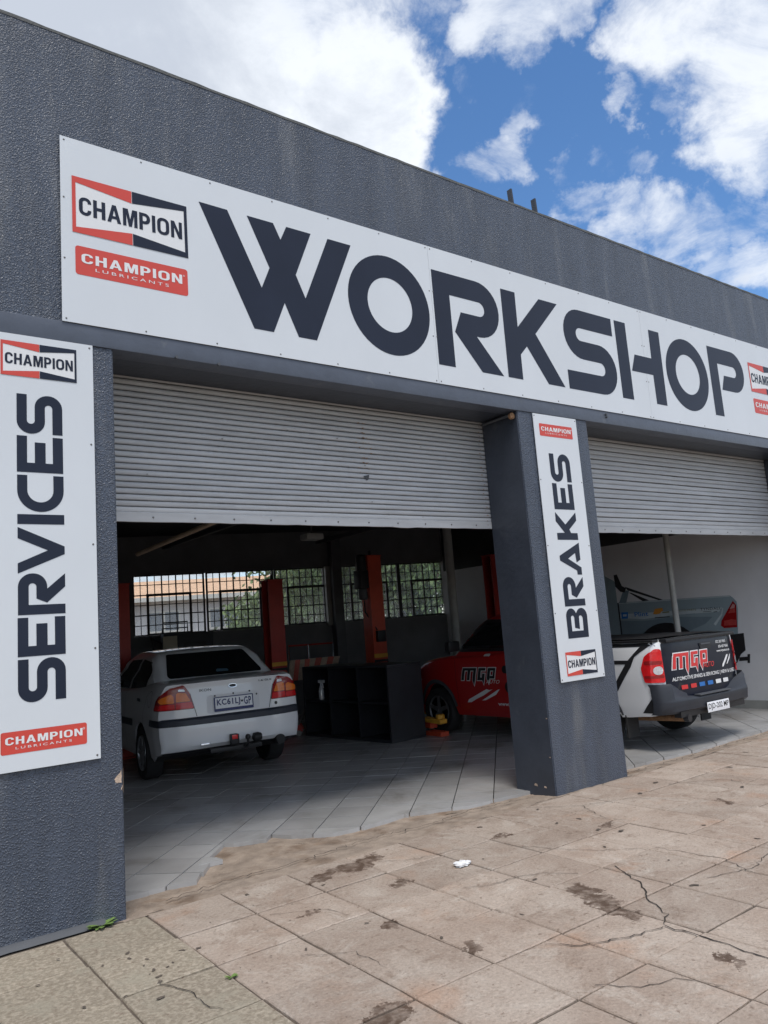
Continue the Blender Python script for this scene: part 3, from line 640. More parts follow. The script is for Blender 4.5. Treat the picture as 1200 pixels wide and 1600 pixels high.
for (u0, u1, n) in wins:
    wn = empty('window', (u0, 0, 0)); wn.parent = rw; W_ = u1-u0; H_ = zh-zs; pw = W_/n; ph = H_/6
    bm = bmesh.new(); bbox(bm, -.012, .022, -.10, -.05, zs, zh); bbox(bm, W_-.022, W_+.012, -.10, -.05, zs, zh); bbox(bm, .022, W_-.022, -.10, -.05, zs, zs+.022); bbox(bm, .022, W_-.022, -.10, -.05, zh-.022, zh)
    from_bm('window_frame', bm, M['frame'], wn)
    op0, op1 = (pw*2, pw*8) if n == 10 else (0.0, pw*6)
    for k in range(1, n):
        thick = .012 if k % 2 == 0 else .0075
        box('glazing_bar', pw*k-thick, pw*k+thick, -.088 if k % 2 == 0 else -.0715, -.060 if k % 2 == 0 else -.063, zs+.02, zh-.02, M['frame'], wn)
    for k in range(1, 6):
        th_ = .010 if k % 2 == 0 else .0075
        box('glazing_bar', .02, W_-.02, -.0875 if k % 2 == 0 else -.0712, -.0605 if k % 2 == 0 else -.0633, zs+ph*k-th_, zs+ph*k+th_, M['frame'], wn)
    bm = bmesh.new(); q = .022; a, b, c_, d_ = max(op0, .0), op1, zs+.005, zs+ph*4   # opening casement
    bbox(bm, a-q, a+q, -.115, -.055, c_, d_+q); bbox(bm, b-q, b+q, -.115, -.055, c_, d_+q); bbox(bm, a+q, b-q, -.115, -.055, d_-q, d_+q); bbox(bm, a+q, b-q, -.115, -.055, c_, c_+.03)
    from_bm('casement', bm, M['frame'], wn)
    pm = None
    for i in range(0, n, 2):
        for j in range(0, 6, 2):
            if pm is None: pm = box('pane', .006, 2*pw-.006, -.078, -.074, .006, 2*ph-.006, M['glass'], wn); pm.location = (i*pw, 0, zs+j*ph)
            else: copyo(pm, wn, (i*pw, 0, zs+j*ph))

# ---------------------------------------------------------------- sign boards
def glyphs(): 
    S2 = [(.915, 2.968), (.969, 2.968), (.969, 2.795, .0205), (1.011, 2.795, .0205), (1.011, 2.97, .0745), (1.162, 2.97, .0745), (1.162, 2.739), (1.107, 2.739), (1.107, 2.913, .0200), (1.066, 2.913, .0200), (1.066, 2.737, .0745), (.915, 2.737, .0745)]
    E2 = [(.915, 2.722), (.969, 2.722), (.969, 2.566), (1.01, 2.566), (1.01, 2.687), (1.068, 2.687), (1.068, 2.566), (1.107, 2.566), (1.107, 2.722), (1.163, 2.722), (1.163, 2.511), (.915, 2.511)]
    Rr = [(.917, 1.707), (.917, 1.936, .075), (1.069, 1.936, .075), (1.069, 1.849), (1.165, 1.933), (1.165, 1.859), (1.068, 1.771), (1.012, 1.795), (1.012, 1.881, .0198), (.972, 1.881, .0198), (.972, 1.761), (1.165, 1.761), (1.165, 1.707)]
    sh = lambda g, dz: [(p[0], p[1]+dz, *p[2:]) for p in g]
    def mp(g, a, b): # map a path from box a to box b, filleted first
        return [((p.x-a[0])/(a[1]-a[0])*(b[1]-b[0])+b[0], (p.y-a[2])/(a[3]-a[2])*(b[3]-b[2])+b[2]) for p in fillet(g)]
    main = [[[(2.077, 4.482), (2.289, 4.480), (2.531, 3.95), (2.603, 4.116), (2.441, 4.479), (2.653, 4.478), (2.708, 4.361), (2.763, 4.477), (2.973, 4.476), (2.82, 4.111), (2.893, 3.942), (3.124, 4.474), (3.338, 4.473), (2.969, 3.628), (2.815, 3.628), (2.712, 3.87), (2.61, 3.630), (2.456, 3.630)]],
            [ell(3.69, 4.045, .41, .42), ell(3.69, 4.047, .224, .23)],
            [fillet([(4.159, 4.464), (4.929, 4.464, .258), (4.929, 3.941, .258), (4.629, 3.941), (4.921, 3.62), (4.659, 3.62), (4.374, 3.943), (4.461, 4.134), (4.749, 4.134, .067), (4.749, 4.269, .067), (4.345, 4.269), (4.345, 3.62), (4.159, 3.62)])],
            [[(4.983, 4.464), (5.17, 4.464), (5.165, 4.126), (5.494, 4.464), (5.753, 4.464), (5.399, 4.10), (5.746, 3.624), (5.513, 3.624), (5.262, 3.955), (5.169, 3.862), (5.167, 3.622), (4.978, 3.622)]],
            [fillet([(6.582, 4.466), (6.580, 4.276), (5.994, 4.274, .066), (5.994, 4.140, .066), (6.582, 4.140, .255), (6.582, 3.625, .25), (5.807, 3.622), (5.807, 3.812), (6.393, 3.815, .067), (6.393, 3.951, .067), (5.812, 3.951, .255), (5.812, 4.464, .25)])],
            [rect(6.636, 6.823, 3.628, 4.466)], [[(7.233, 4.466), (7.422, 4.466), (7.413, 3.63), (7.224, 3.63), (7.222, 3.951), (6.849, 3.948), (6.928, 4.137), (7.226, 4.138)]],
            [ell(7.897, 4.046, .414, .42), ell(7.90, 4.049, .232, .234)],
            [fillet([(8.375, 4.472), (9.14, 4.474, .25), (9.14, 3.962, .25), (8.598, 3.962), (8.673, 4.145), (8.96, 4.146, .066), (8.96, 4.281, .066), (8.560, 4.281), (8.560, 3.631), (8.375, 3.631)])]]
    serv = [[fillet(S2)], [E2], [fillet([(.916, 2.494), (.969, 2.494), (.969, 2.339, .069), (1.108, 2.339, .069), (1.108, 2.495), (1.164, 2.495), (1.164, 2.284, .1235), (.916, 2.284, .1235)], 12)], [rect(.916, 1.165, 2.213, 2.269)],
            [[(.917, 2.196), (1.165, 2.087), (1.165, 2.043), (.917, 1.936), (.917, 1.993), (1.075, 2.065), (.917, 2.133)]], [fillet(Rr)], [sh(E2, -1.030)], [fillet(sh(S2, -1.502))]]
    brak = [[mp(S2, (.915, 1.162, 2.737, 2.97), (5.400, 5.680, 2.691, 2.955))], [mp(E2, (.915, 1.163, 2.511, 2.722), (5.401, 5.678, 2.433, 2.674))],
            [[(5.399, 2.407), (5.523, 2.294), (5.680, 2.410), (5.680, 2.333), (5.571, 2.249), (5.590, 2.216), (5.679, 2.216), (5.679, 2.153), (5.396, 2.153), (5.396, 2.215), (5.502, 2.218), (5.396, 2.323)]],
            [[(5.680, 2.128), (5.397, 2.008), (5.397, 1.965), (5.614, 1.871), (5.615, 1.834), (5.678, 1.832), (5.680, 1.899), (5.509, 1.981), (5.611, 2.032), (5.621, 1.946), (5.677, 1.971)]],
            [mp(Rr, (.917, 1.165, 1.707, 1.936), (5.397, 5.678, 1.553, 1.815))],
            [[(5.396, 1.270)]+[(5.466+.070*math.cos(R(a)), 1.464+.070*math.sin(R(a))) for a in range(180, 19, -16)]+[(5.606+.076*math.cos(R(a)), 1.457+.076*math.sin(R(a))) for a in range(148, -1, -12)]+[(5.676, 1.270)], fillet([(5.458, 1.332), (5.458, 1.469, .022), (5.502, 1.469, .020), (5.501, 1.360), (5.565, 1.346), (5.567, 1.466, .018), (5.618, 1.466, .030), (5.612, 1.331)])]]
    return main, serv, brak
G_main, G_serv, G_brak = glyphs()
BLK = {'C': (.62, [[(.62, .68), (.62, 1, .28), (0, 1, .30), (0, 0, .30), (.62, 0, .28), (.62, .32), (.44, .32), (.44, .17, .1), (.19, .17, .12), (.19, .83, .12), (.44, .83, .1), (.44, .68)]]),
       'H': (.62, [[(0, 0), (0, 1), (.19, 1), (.19, .6), (.43, .6), (.43, 1), (.62, 1), (.62, 0), (.43, 0), (.43, .42), (.19, .42), (.19, 0)]]),
       'A': (.72, [[(0, 0), (.26, 1), (.46, 1), (.72, 0), (.53, 0), (.475, .21), (.245, .21), (.19, 0)], [(.285, .37), (.435, .37), (.36, .72)]]),
       'M': (.78, [[(0, 0), (0, 1), (.27, 1), (.39, .42), (.51, 1), (.78, 1), (.78, 0), (.60, 0), (.60, .66), (.47, 0), (.31, 0), (.18, .66), (.18, 0)]]),
       'P': (.60, [[(0, 0), (0, 1), (.60, 1, .29), (.60, .36, .29), (.19, .36), (.19, 0)], [(.195, .53), (.41, .53, .13), (.41, .83, .13), (.195, .83)]]),
       'I': (.19, [[(0, 0), (0, 1), (.19, 1), (.19, 0)]]), 'O': (.68, [[(0, 0, .3), (.68, 0, .3), (.68, 1, .3), (0, 1, .3)], [(.19, .17, .13), (.49, .17, .13), (.49, .83, .13), (.19, .83, .13)]]),
       'N': (.64, [[(0, 0), (0, 1), (.2, 1), (.46, .38), (.46, 1), (.64, 1), (.64, 0), (.44, 0), (.18, .62), (.18, 0)]])}
def block_text(t, gap=.10):
    x = 0; loops = []
    for ch in t:
        wd, ls = BLK[ch]
        for lp in ls: loops.append([(x+p[0], p[1]) for p in fillet(lp, 5)])
        x += wd+gap
    return flat2d(loops)
def champion(root, x0, x1, z0, z1, y):
    wd, ht, xm = x1-x0, z1-z0, (x0+x1)/2; e = empty('logo', (0, 0, 0), 0, root)
    rel = lambda u, v_: (x0+u*wd, z0+v_*ht)
    on_wall('logo_panel', flat2d([[rel(0, 0), rel(1, 0), rel(1, 1), rel(0, 1)]]), y, M['logow'], e)
    on_wall('red_frame', flat2d([[rel(0, 1), rel(.498, 1), rel(.498, .775), rel(.03, .895), rel(.03, .10), rel(.498, .215), rel(.498, 0), rel(0, 0)]]), y-.0016, M['signr'], e)
    on_wall('navy_frame', flat2d([[rel(1, 1), rel(.502, 1), rel(.502, .775), rel(.972, .895), rel(.972, .10), rel(.502, .215), rel(.502, 0), rel(1, 0)]]), y-.0016, M['signn'], e)
    on_wall('lettering', fit(block_text('CHAMPION'), *[rel(.055, 0)[0], rel(.95, 0)[0], rel(0, .335)[1], rel(0, .655)[1]]), y-.0017, M['signn'], e)
def lubricants(root, x0, x1, z0, z1, y):
    wd, ht = x1-x0, z1-z0; e = empty('logo', (0, 0, 0), 0, root); r_ = ht*.10
    on_wall('logo_panel', flat2d([fillet([(x0, z0, r_), (x1, z0, r_), (x1, z1, r_), (x0, z1, r_)])]), y, M['signr'], e)
    on_wall('lettering', fit(block_text('CHAMPION', .14), x0+.05*wd, x0+.945*wd, z0+.42*ht, z0+.76*ht), y-.0016, M['logow'], e)
    on_wall('small_lettering', fit(text2d('LUBRICANTS', .0, 1.45), x0+.165*wd, x0+.815*wd, z0+.20*ht, z0+.31*ht), y-.0016, M['logow'], e)
    on_wall('trade_mark', flat2d([ell(x0+.963*wd, z0+.74*ht, .006, .006, 10), ell(x0+.963*wd, z0+.74*ht, .004, .004, 10)]), y-.0016, M['logow'], e)
def sign(name, label, boxes, z0, z1, letters, screws):
    root = empty(name, (boxes[0][0], -.01, z0)); tag(root, label, 'sign'); off = -Vector(root.location); sub = empty('face', off, 0, root)
    root2 = root
    for (a, b) in boxes:
        o = box('panel', a+.0012, b-.0012, -.018, -.013, z0, z1, M['signw'], root); o.location = off
    for lp in letters:
        o = on_wall('letter', flat2d(lp), -.0196, M['signn'], root); o.location = off
    m0 = None
    for (x, z) in screws:
        if m0 is None: m0 = lathe('screw', [(.001, -.0035), (.0045, -.003), (.0062, 0)], M['screw'], root, 8, 'y'); m0.location = Vector((x, -.0180, z))+off
        else: copyo(m0, root, Vector((x, -.0180, z))+off)
    bpy.data.objects.remove(sub); return root, off
bxs = [(1.169, 4.141), (4.141, 7.103), (7.103, 10.072)]
scr = [(a+.025+k*(b-a-.05)/6, z) for a, b in bxs for k in range(7) for z in (3.472, 4.648)]+[(x, z) for a, b in bxs for x in (a+.02, b-.02) for z in (3.86, 4.26)]
sg, off = sign('workshop_sign', 'long white fascia board reading WORKSHOP above both bays', bxs, 3.452, 4.67, G_main, scr)
def reparent(fn, root, off, *a):
    before = set(col.objects); fn(root, *a)
    for o in set(col.objects)-before:
        if o.parent == root: o.location = Vector(o.location)+off
reparent(champion, sg, off, 1.237, 1.985, 4.042, 4.417, -.0192); reparent(champion, sg, off, 9.277, 10.022, 4.028, 4.403, -.0192)
reparent(lubricants, sg, off, 1.252, 1.975, 3.769, 3.957, -.0192); reparent(lubricants, sg, off, 9.290, 10.012, 3.755, 3.942, -.0192)
sg, off = sign('services_sign', 'tall white board reading SERVICES upwards on the wall left of the bays', [(.745, 1.345)], .885, 3.322, G_serv, [(x, z) for x in (.765, 1.325) for z in (.905, 1.50, 2.10, 2.70, 3.302)])
reparent(champion, sg, off, .832, 1.247, 3.071, 3.277, -.0192); reparent(lubricants, sg, off, .829, 1.270, .976, 1.092, -.0192)
sg, off = sign('brakes_sign', 'tall white board reading BRAKES upwards on the pillar between the bays', [(5.241, 5.84)], .904, 3.317, G_brak, [(x, z) for x in (5.258, 5.823) for z in (.925, 1.50, 2.10, 2.70, 3.297)])
reparent(lubricants, sg, off, 5.311, 5.766, 3.112, 3.229, -.0192); reparent(champion, sg, off, 5.330, 5.741, .949, 1.155, -.0192)
#PART2END
# ---------------------------------------------------------------- vehicles
def spline(pts, step=.04):
    """Catmull-Rom through 2D points; a point with a third value 1 is a hard corner"""
    out = []; n = len(pts); V_ = [Vector(p[:2]) for p in pts]; hard = [len(p) > 2 and p[2] for p in pts]
    for i in range(n-1):
        p1, p2 = V_[i], V_[i+1]; p0 = V_[i-1] if i > 0 and not hard[i] else p1-(p2-p1); p3 = V_[i+2] if i+2 < n and not hard[i+1] else p2+(p2-p1)
        k = max(1, int((p2-p1).length/step))
        for j in range(k):
            t = j/k; out.append(.5*((2*p1)+(p2-p0)*t+(2*p0-5*p1+4*p2-p3)*t*t+(3*p1-p0-3*p2+p3)*t**3))
    out.append(V_[-1]); return out
def lerpf(tab):
    def f(x):
        if x <= tab[0][0]: return tab[0][1]
        for a, b in zip(tab, tab[1:]):
            if x <= b[0]: t = (x-a[0])/(b[0]-a[0]); t = t*t*(3-2*t); return a[1]+(b[1]-a[1])*t
        return tab[-1][1]
    return f
def shell(top, bottom, yb, side, rr, crown, warp, levels, mats, matfn=None, step=.04):
    T = spline(top, step); vs_, fs, mi = [], [], []; rings = []
    for t in T:
        yt, zt = t.x, t.y; ybt = min(max(yt, yb[0]), yb[1]); zb = min(bottom(ybt), zt-.012); r_ = min(rr, (zt-zb)*.45)
        def Y(z): return ybt+(yt-ybt)*max(0, min(1, (z-zb)/(zt-zb)))
        s0 = side(ybt, zb); half = [(0, zb), (s0*.6, zb), (s0-.02, zb)]
        for lv in levels:
            z = min(max(lv, zb+.004), zt-r_); half.append((side(Y(z), z), z))
        st = side(yt, zt)
        for a in (25, 50, 72, 90): half.append((st-r_*1.5*(1-math.cos(R(a))), zt-r_*(1-math.sin(R(a)))))
        cr = crown(yt); xi = half[-1][0]
        for q in (.75, .5, .25, 0): half.append((xi*q, zt+cr*(1-q*q)))
        ring = [(x, warp(x, Y(min(z, zt))), z) for x, z in half]; ring += [(-x, y, z) for x, y, z in reversed(ring[1:-1])]
        rings.append(ring)
    n = len(rings[0]); nb = 2
    for rg in rings: vs_ += rg
    for i in range(len(rings)-1):
        for k in range(n):
            a, b = i*n+k, i*n+(k+1) % n; fs.append((a, a+n, b+n, b)); mi.append(1 if (k < nb or k >= n-nb) else 0)
    fs.append(tuple(range(n))); mi.append(1); fs.append(tuple(range((len(rings)-1)*n, len(rings)*n))[::-1]); mi.append(1)
    bm = bmesh.new(); bv = [bm.verts.new(v) for v in vs_]
    for f, m_ in zip(fs, mi):
        try: q = bm.faces.new([bv[i] for i in f]); q.material_index = m_
        except ValueError: pass
    bmesh.ops.remove_doubles(bm, verts=bm.verts[:], dist=.0008); bmesh.ops.recalc_face_normals(bm, faces=bm.faces[:])
    if matfn:
        for f in bm.faces:
            if f.material_index == 0: f.material_index = matfn(f.calc_center_median())
    return bm
class Skin:
    """casts flat outlines onto a body surface so that lamps, glass and lettering follow it"""
    def __init__(s, root, bms):
        s.root = root; vs_, fs = [], []
        for bm in bms:
            o = len(vs_); bm.verts.index_update(); vs_ += [v.co.copy() for v in bm.verts]; fs += [tuple(o+v.index for v in f.verts) for f in bm.faces]
        s.bvh = BVHTree.FromPolygons(vs_, fs)
    def cast(s, u, v, ax):
        if isinstance(ax, tuple):                     # round a corner: u = arc length about a pivot, 0 = straight back
            sg_, px_, py_, rad_ = ax; a = u/rad_; dr = Vector((sg_*math.sin(a), -math.cos(a), 0)); h, nr, _, _ = s.bvh.ray_cast(Vector((px_, py_, v))+dr*1.5, -dr)
            if h is None: return None
            return h, (nr if nr.dot(dr) > 0 else -nr)
        o, d = {'r': ((u, -3, v), (0, 1, 0)), 'l': ((-3, -u, v), (1, 0, 0)), 'R': ((3, u, v), (-1, 0, 0)), 't': ((u, v, 4), (0, 0, -1)), 'f': ((-u, 9, v), (0, -1, 0))}[ax]
        h, nr, _, _ = s.bvh.ray_cast(Vector(o), Vector(d))
        if h is None: return None
        if nr.dot(Vector(d)) > 0: nr = -nr
        return h, nr
    def put(s, name, me, ax, m, parent=None, off=.004, cut=.05, smooth=True, thick=0.0):
        bm = bmesh.new(); bm.from_mesh(me); bpy.data.meshes.remove(me)
        bmesh.ops.triangulate(bm, faces=bm.faces[:])
        for _ in range(5):
            es = [e for e in bm.edges if e.calc_length() > cut]
            if not es: break
            bmesh.ops.subdivide_edges(bm, edges=es, cuts=1); bmesh.ops.triangulate(bm, faces=bm.faces[:])
        bad = []; res = {}
        for v in bm.verts:
            h = s.cast(v.co.x, v.co.y, ax)
            if h is None: bad.append(v)
            else: res[v] = h
        for v, (h, nr) in res.items(): v.co = h+nr*off
        bmesh.ops.delete(bm, geom=bad, context='VERTS')
        if not bm.faces: bm.free(); return None
        bmesh.ops.recalc_face_normals(bm, faces=bm.faces[:])
        if isinstance(ax, tuple):
            bm.normal_update()
            for f in bm.faces:
                c = f.calc_center_median()-Vector((ax[1], ax[2], 0)); c.z = 0
                if f.normal.dot(c) < 0: f.normal_flip()
            return from_bm(name, bm, m, parent or s.root, smooth, 60)
        d = {'r': (0, -1, 0), 'l': (-1, 0, 0), 'R': (1, 0, 0), 't': (0, 0, 1), 'f': (0, 1, 0)}[ax]
        bm.normal_update()
        for f in bm.faces:
            if f.normal.dot(Vector(d)) < 0: f.normal_flip()
        return from_bm(name, bm, m, parent or s.root, smooth, 60)
    def poly(s, name, pts, ax, m, parent=None, off=.004, cut=.05):
        return s.put(name, flat2d([fillet(pts, 5)]), ax, m, parent, off, cut)
    def line(s, name, pts, wd, ax, m, parent=None, off=.002):
        o = None
        P = [Vector(p) for p in pts]; lo, hi = [], []
        for i, p in enumerate(P):
            d = (P[min(i+1, len(P)-1)]-P[max(i-1, 0)]).normalized(); n = Vector((-d.y, d.x))*wd/2; lo.append(p-n); hi.append(p+n)
        return s.put(name, flat2d([lo+hi[::-1]]), ax, m, parent, off, .06)
    def text(s, name, t, box_, ax, m, parent=None, off=.005, bold=.0, space=1.0, shear=0.0):
        return s.put(name, fit(text2d(t, bold, space), *box_, shear=shear), ax, m, parent, off, .2, False)
def wheel(root, x, y, r_, wd, style, out, nm='wheel'):
    """out = -1 left side, +1 right side"""
    e = empty(nm, (x, y, r_), 0, root); s = out; a = wd/2; ri = r_*.66
    lathe('tyre', [(ri, -a*.8), (r_*.80, -a), (r_*.95, -a*.96), (r_, -a*.72), (r_*1.002, 0), (r_, a*.72), (r_*.95, a*.96), (r_*.80, a), (ri, a*.8)], M['rubber'], e, 40, 'x')
    lathe('rim', [(ri*1.01, s*a*.80), (ri*1.0, s*a*.99), (ri*.93, s*a*.97), (ri*.88, s*a*.62), (ri*.86, s*a*.1), (ri*.2, s*a*.05)], M['rim' if style != 'dark' else 'rimd'], e, 36, 'x')
    n = 8 if style == 'eight' else 5
    for k in range(n):
        bm = bmesh.new(); w0, w1 = (.17, .12) if n == 5 else (.13, .10)
        pts = [(-ri*w0, ri*.12), (ri*w0, ri*.12), (ri*w1, ri*.93), (-ri*w1, ri*.93)]
        t = [bm.verts.new((s*(a*.93 if q[1] > ri*.5 else a*.86), q[0], q[1])) for q in pts]; b_ = [bm.verts.new((s*a*.35, q[0]*1.2, q[1])) for q in pts]
        bm.faces.new(t)
        for i in range(4): bm.faces.new((t[i], b_[i], b_[(i+1) % 4], t[(i+1) % 4]))
        bmesh.ops.recalc_face_normals(bm, faces=bm.faces[:]); bm.transform(Matrix.Rotation(2*math.pi*k/n, 4, 'X')); from_bm('spoke', bm, M['rim' if style != 'dark' else 'rimd'], e)
    lathe('hub_cap', [(ri*.20, s*a*.5), (ri*.20, s*a*.76), (ri*.12, s*a*.82)], M['rim' if style != 'dark' else 'black'], e, 14, 'x')
    return e
def arch_bottom(base, axles, ra, zc):
    def f(y):
        z = base(y) if callable(base) else base
        for a in axles:
            q = ra*ra-(y-a)**2
            if q > 0: z = max(z, zc+math.sqrt(q))
        return z
    return f

# ---- white sedan
def sedan():
    root = empty('sedan', (3.79, 3.385, 0), R(-6)); tag(root, 'white saloon car with amber tail lamps parked nose-in at left bay', 'car')
    top = [(.07, .345, 1), (.012, .40), (.0, .50), (.0, .60), (.012, .675, 1), (.045, .69, 1), (.052, .80), (.066, .92), (.075, 1.02), (.068, 1.048, 1), (.14, 1.062), (.32, 1.075), (.55, 1.078), (1.2, 1.02), (2.2, .97), (2.95, .965), (3.3, .93), (3.65, .85), (3.92, .74), (4.06, .63), (4.12, .52), (4.12, .42), (4.05, .30, 1)]
    axl = (.90, 3.38); bot = arch_bottom(lerpf([(0, .34), (.25, .31), (.6, .22), (3.6, .22), (4.05, .29)]), axl, .335, .30)
    wz = lerpf([(.2, .775), (.34, .800), (.55, .822), (.72, .820), (.90, .800), (1.06, .745)]); wy = lerpf([(0, .975), (.35, 1.0), (3.2, 1.0), (4.12, .90)])
    side = lambda y, z: wz(z)*wy(y)
    warp = lambda x, y: y+.16*abs(x/.82)**4.5*max(0, 1-y/.55)**2-.30*abs(x/.8)**3*max(0, 1-(4.15-y)/.9)**2
    bm = shell(top, bot, (.10, 4.02), side, .032, lambda y: .012 if y > .06 else .0, warp, [.28, .36, .44, .52, .60, .68, .76, .84, .92, .98], None)
    top2 = [(.50, 1.055, 1), (.56, 1.082), (.80, 1.225), (.98, 1.335), (1.10, 1.385), (1.30, 1.408), (1.75, 1.415), (2.10, 1.39), (2.35, 1.31), (2.70, 1.12), (3.02, .955, 1)]
    tz = lerpf([(.9, .755), (1.06, .735), (1.25, .655), (1.42, .585)])
    bm2 = shell(top2, lambda y: .93, (.62, 2.92), lambda y, z: tz(z)*(1-.06*max(0, (.9-y)/.4)), .05, lambda y: .018, lambda x, y: y+.05*abs(x/.7)**3*max(0, 1-(y-.5)/.6)-.14*abs(x/.7)**2.5*max(0, 1-(3.05-y)/.8), [.97, 1.03, 1.09, 1.15, 1.21, 1.27, 1.33], None)
    sk = Skin(root, [bm, bm2]); gk = Skin(root, [bm2])
    from_bm('body', bm, [M['paintw'], M['black']], root, True, 32); from_bm('cabin', bm2, [M['paintw'], M['black']], root, True, 32)
    gk.poly('rear_window', [(-.575, 1.093, .03), (.575, 1.093, .03), (.475, 1.362, .03), (-.475, 1.362, .03)], 'r', M['carglass'], off=.005)
    for s, ax in ((-1, 'l'), (1, 'R')):
        u = (lambda y: -y) if ax == 'l' else (lambda y: y)
        gk.poly('side_window', [(u(.92), .99, .04), (u(.84), 1.16, .06), (u(.98), 1.29, .05), (u(1.40), 1.325, .01), (u(1.66), .985, .01)], ax, M['carglass'], off=.005)
        gk.poly('side_window', [(u(1.74), .985, .01), (u(1.49), 1.325, .01), (u(2.00), 1.315, .04), (u(2.60), .985, .02)], ax, M['carglass'], off=.005)
        for a, b in (((.80, .50), (.62, .98)), ((1.70, .30), (1.70, .985)), ((2.70, .30), (2.70, .985))): sk.line('door_seam', [(u(a[0]), a[1]), (u((a[0]+b[0])/2+(0.06 if a[0] < 1 else 0)), (a[1]+b[1])/2), (u(b[0]), b[1])], .006, ax, M['black'])
        sk.poly('rub_strip', [(u(1.25), .575), (u(1.25), .655), (u(2.95), .645), (u(2.95), .565)], ax, M['trim'], off=.010)
        sk.poly('door_handle', [(u(.90), .86, .01), (u(1.06), .865, .01), (u(1.06), .90, .01), (u(.90), .895, .01)], ax, M['trim'], off=.012)
        if s < 0: sk.line('fuel_flap', [(u(.52+.085*math.cos(t/8*math.pi)), .90+.085*math.sin(t/8*math.pi)) for t in range(17)], .006, ax, M['greyplastic'])
        # corner tail lamp: rear face and the part that wraps on to the wing
        K = (s, s*.40, .50, .40)
        lm = sk.poly('tail_lamp', [(.035, .785, .01), (.45, .785, .02), (.40, .89, .06), (.26, 1.015, .05), (.13, 1.045, .03), (.075, .95, .03)], K, M['lampdark'], off=.010, cut=.025)
        sk.poly('amber_lens', [(.070, .866, .01), (.205, .866, .01), (.205, .965, .02), (.115, .955, .02)], K, M['lampamber'], lm, .0135, .025)
        sk.poly('amber_lens', [(.220, .858, .01), (.375, .858, .03), (.335, .915, .04), (.23, .965, .03)], K, M['lampamber'], lm, .0135, .025)
        sk.poly('red_lens', [(.045, .795, .006), (.205, .795, .006), (.205, .856, .006), (.062, .856, .006)], K, M['lampred'], lm, .0135, .025); sk.poly('red_lens', [(.215, .795, .006), (.42, .795, .01), (.40, .848, .01), (.218, .848, .006)], K, M['lampred'], lm, .0135, .025)
        sk.poly('clear_lens', [(.118, .970, .006), (.19, .975, .01), (.18, .998, .01), (.13, .995, .006)], K, M['lampclear'], lm, .014, .025)
        o = wheel(root, s*.725, axl[0], .293, .19, 'eight', s); o2 = wheel(root, s*.725, axl[1], .293, .19, 'eight', s)
    # bumper strip: rear and round both corners
    st = sk.poly('bumper_strip', [(-.79, .615), (.79, .615), (.79, .688), (-.79, .688)], 'r', M['trim'], off=.009, cut=.03)
    for ax, u in (('l', -1), ('R', 1)): sk.poly('bumper_strip', [(u*.10, .615), (u*.47, .62), (u*.44, .69), (u*.10, .688)], ax, M['trim'], off=.009, cut=.04)
    sk.line('boot_seam', [(-.56, 1.035), (-.475, .94), (-.435, .785), (-.415, .70)], .006, 'r', M['black']); sk.line('boot_seam', [(.56, 1.035), (.475, .94), (.435, .785), (.415, .70)], .006, 'r', M['black'])
    sk.line('boot_seam', [(-.56, 1.052), (0, 1.058), (.56, 1.052)], .005, 'r', M['greyplastic'])
    sk.poly('plate_recess', [(-.30, .71, .03), (.30, .71, .03), (.30, .905, .04), (-.30, .905, .04)], 'r', mat('recess_white', (.78, .79, .81), .35), off=.0015)
    pl = sk.poly('number_plate', [(-.225, .722, .008), (.225, .722, .008), (.225, .876, .008), (-.225, .876, .008)], 'r', M['plateb'], off=.012)
    sk.poly('plate_face', [(-.212, .752), (.212, .752), (.212, .866), (-.212, .866)], 'r', M['platew'], pl, .014)
    sk.text('plate_text', 'KC61LJ', (-.195, .07, .768, .852), 'r', M['plateb'], pl, .0155, .026, 1.12); sk.text('plate_text', 'GP', (.115, .198, .768, .852), 'r', M['plateb'], pl, .0155, .026, 1.12)
    sk.poly('plate_emblem', [(.08, .80), (.105, .80), (.108, .825), (.0925, .815), (.077, .825)], 'r', M['trim'], pl, .0155)
    bd_ = sk.put('badge', flat2d([ell(.0, .985, .048, .022, 20)]), 'r', M['chrome'], off=.010); sk.put('badge_oval', flat2d([ell(.0, .985, .042, .017, 20)]), 'r', M['trim'], bd_, .0115)
    sk.text('model_script', 'IKON', (-.375, -.245, .952, .980), 'r', M['greyplastic'], None, .006); sk.text('model_script', '1.6i GLX', (.31, .47, .998, 1.018), 'r', M['trim'], None, .006, .02)
    for x, z in ((-.21, .892), (.0, .90), (.19, .905), (.27, .865)): sk.put('stud', flat2d([ell(x, z, .010, .010, 10)]), 'r', M['ink'], off=.008)
    sk.put('keyhole', flat2d([ell(.50, .742, .018, .018, 14)]), 'r', M['ink'], off=.006)
    # tow bar with plug and rubber cap, low reflector, exhaust
    tb = box('tow_bar', -.30, .28, -.015, .07, .300, .345, M['black'], root, .008); tube('hitch', [(.09, .02, .33), (.09, -.07, .335), (.09, -.10, .37), (.09, -.10, .42)], .016, M['black'], tb, 8)
    lathe('tow_ball', [(.008, .40), (.026, .415), (.030, .435), (.022, .455), (.006, .462)], M['black'], tb, 14, 'z', loc=(.09, -.10, .0))
    box('trailer_socket', -.085, .005, -.075, .005, .365, .475, M['black'], tb, .012); box('socket_flap', -.08, -.015, -.080, -.0752, .425, .47, M['lampred'], tb, .003)
    lathe('rubber_cap', [(.012, -.02), (.046, 0), (.05, .05), (.038, .085), (.01, .09)], M['black'], tb, 14, 'x', loc=(.17, -.065, .415))
    box('reflector', -.40, -.30, -.003, .01, .392, .412, M['chrome'], root, .004)
    tube('exhaust', [(.52, .5, .30), (.52, .06, .305)], .028, M['rimd'], root, 12); tube('exhaust_recess', [(.52, .10, .345), (.52, .012, .345)], .052, M['black'], root, 14)
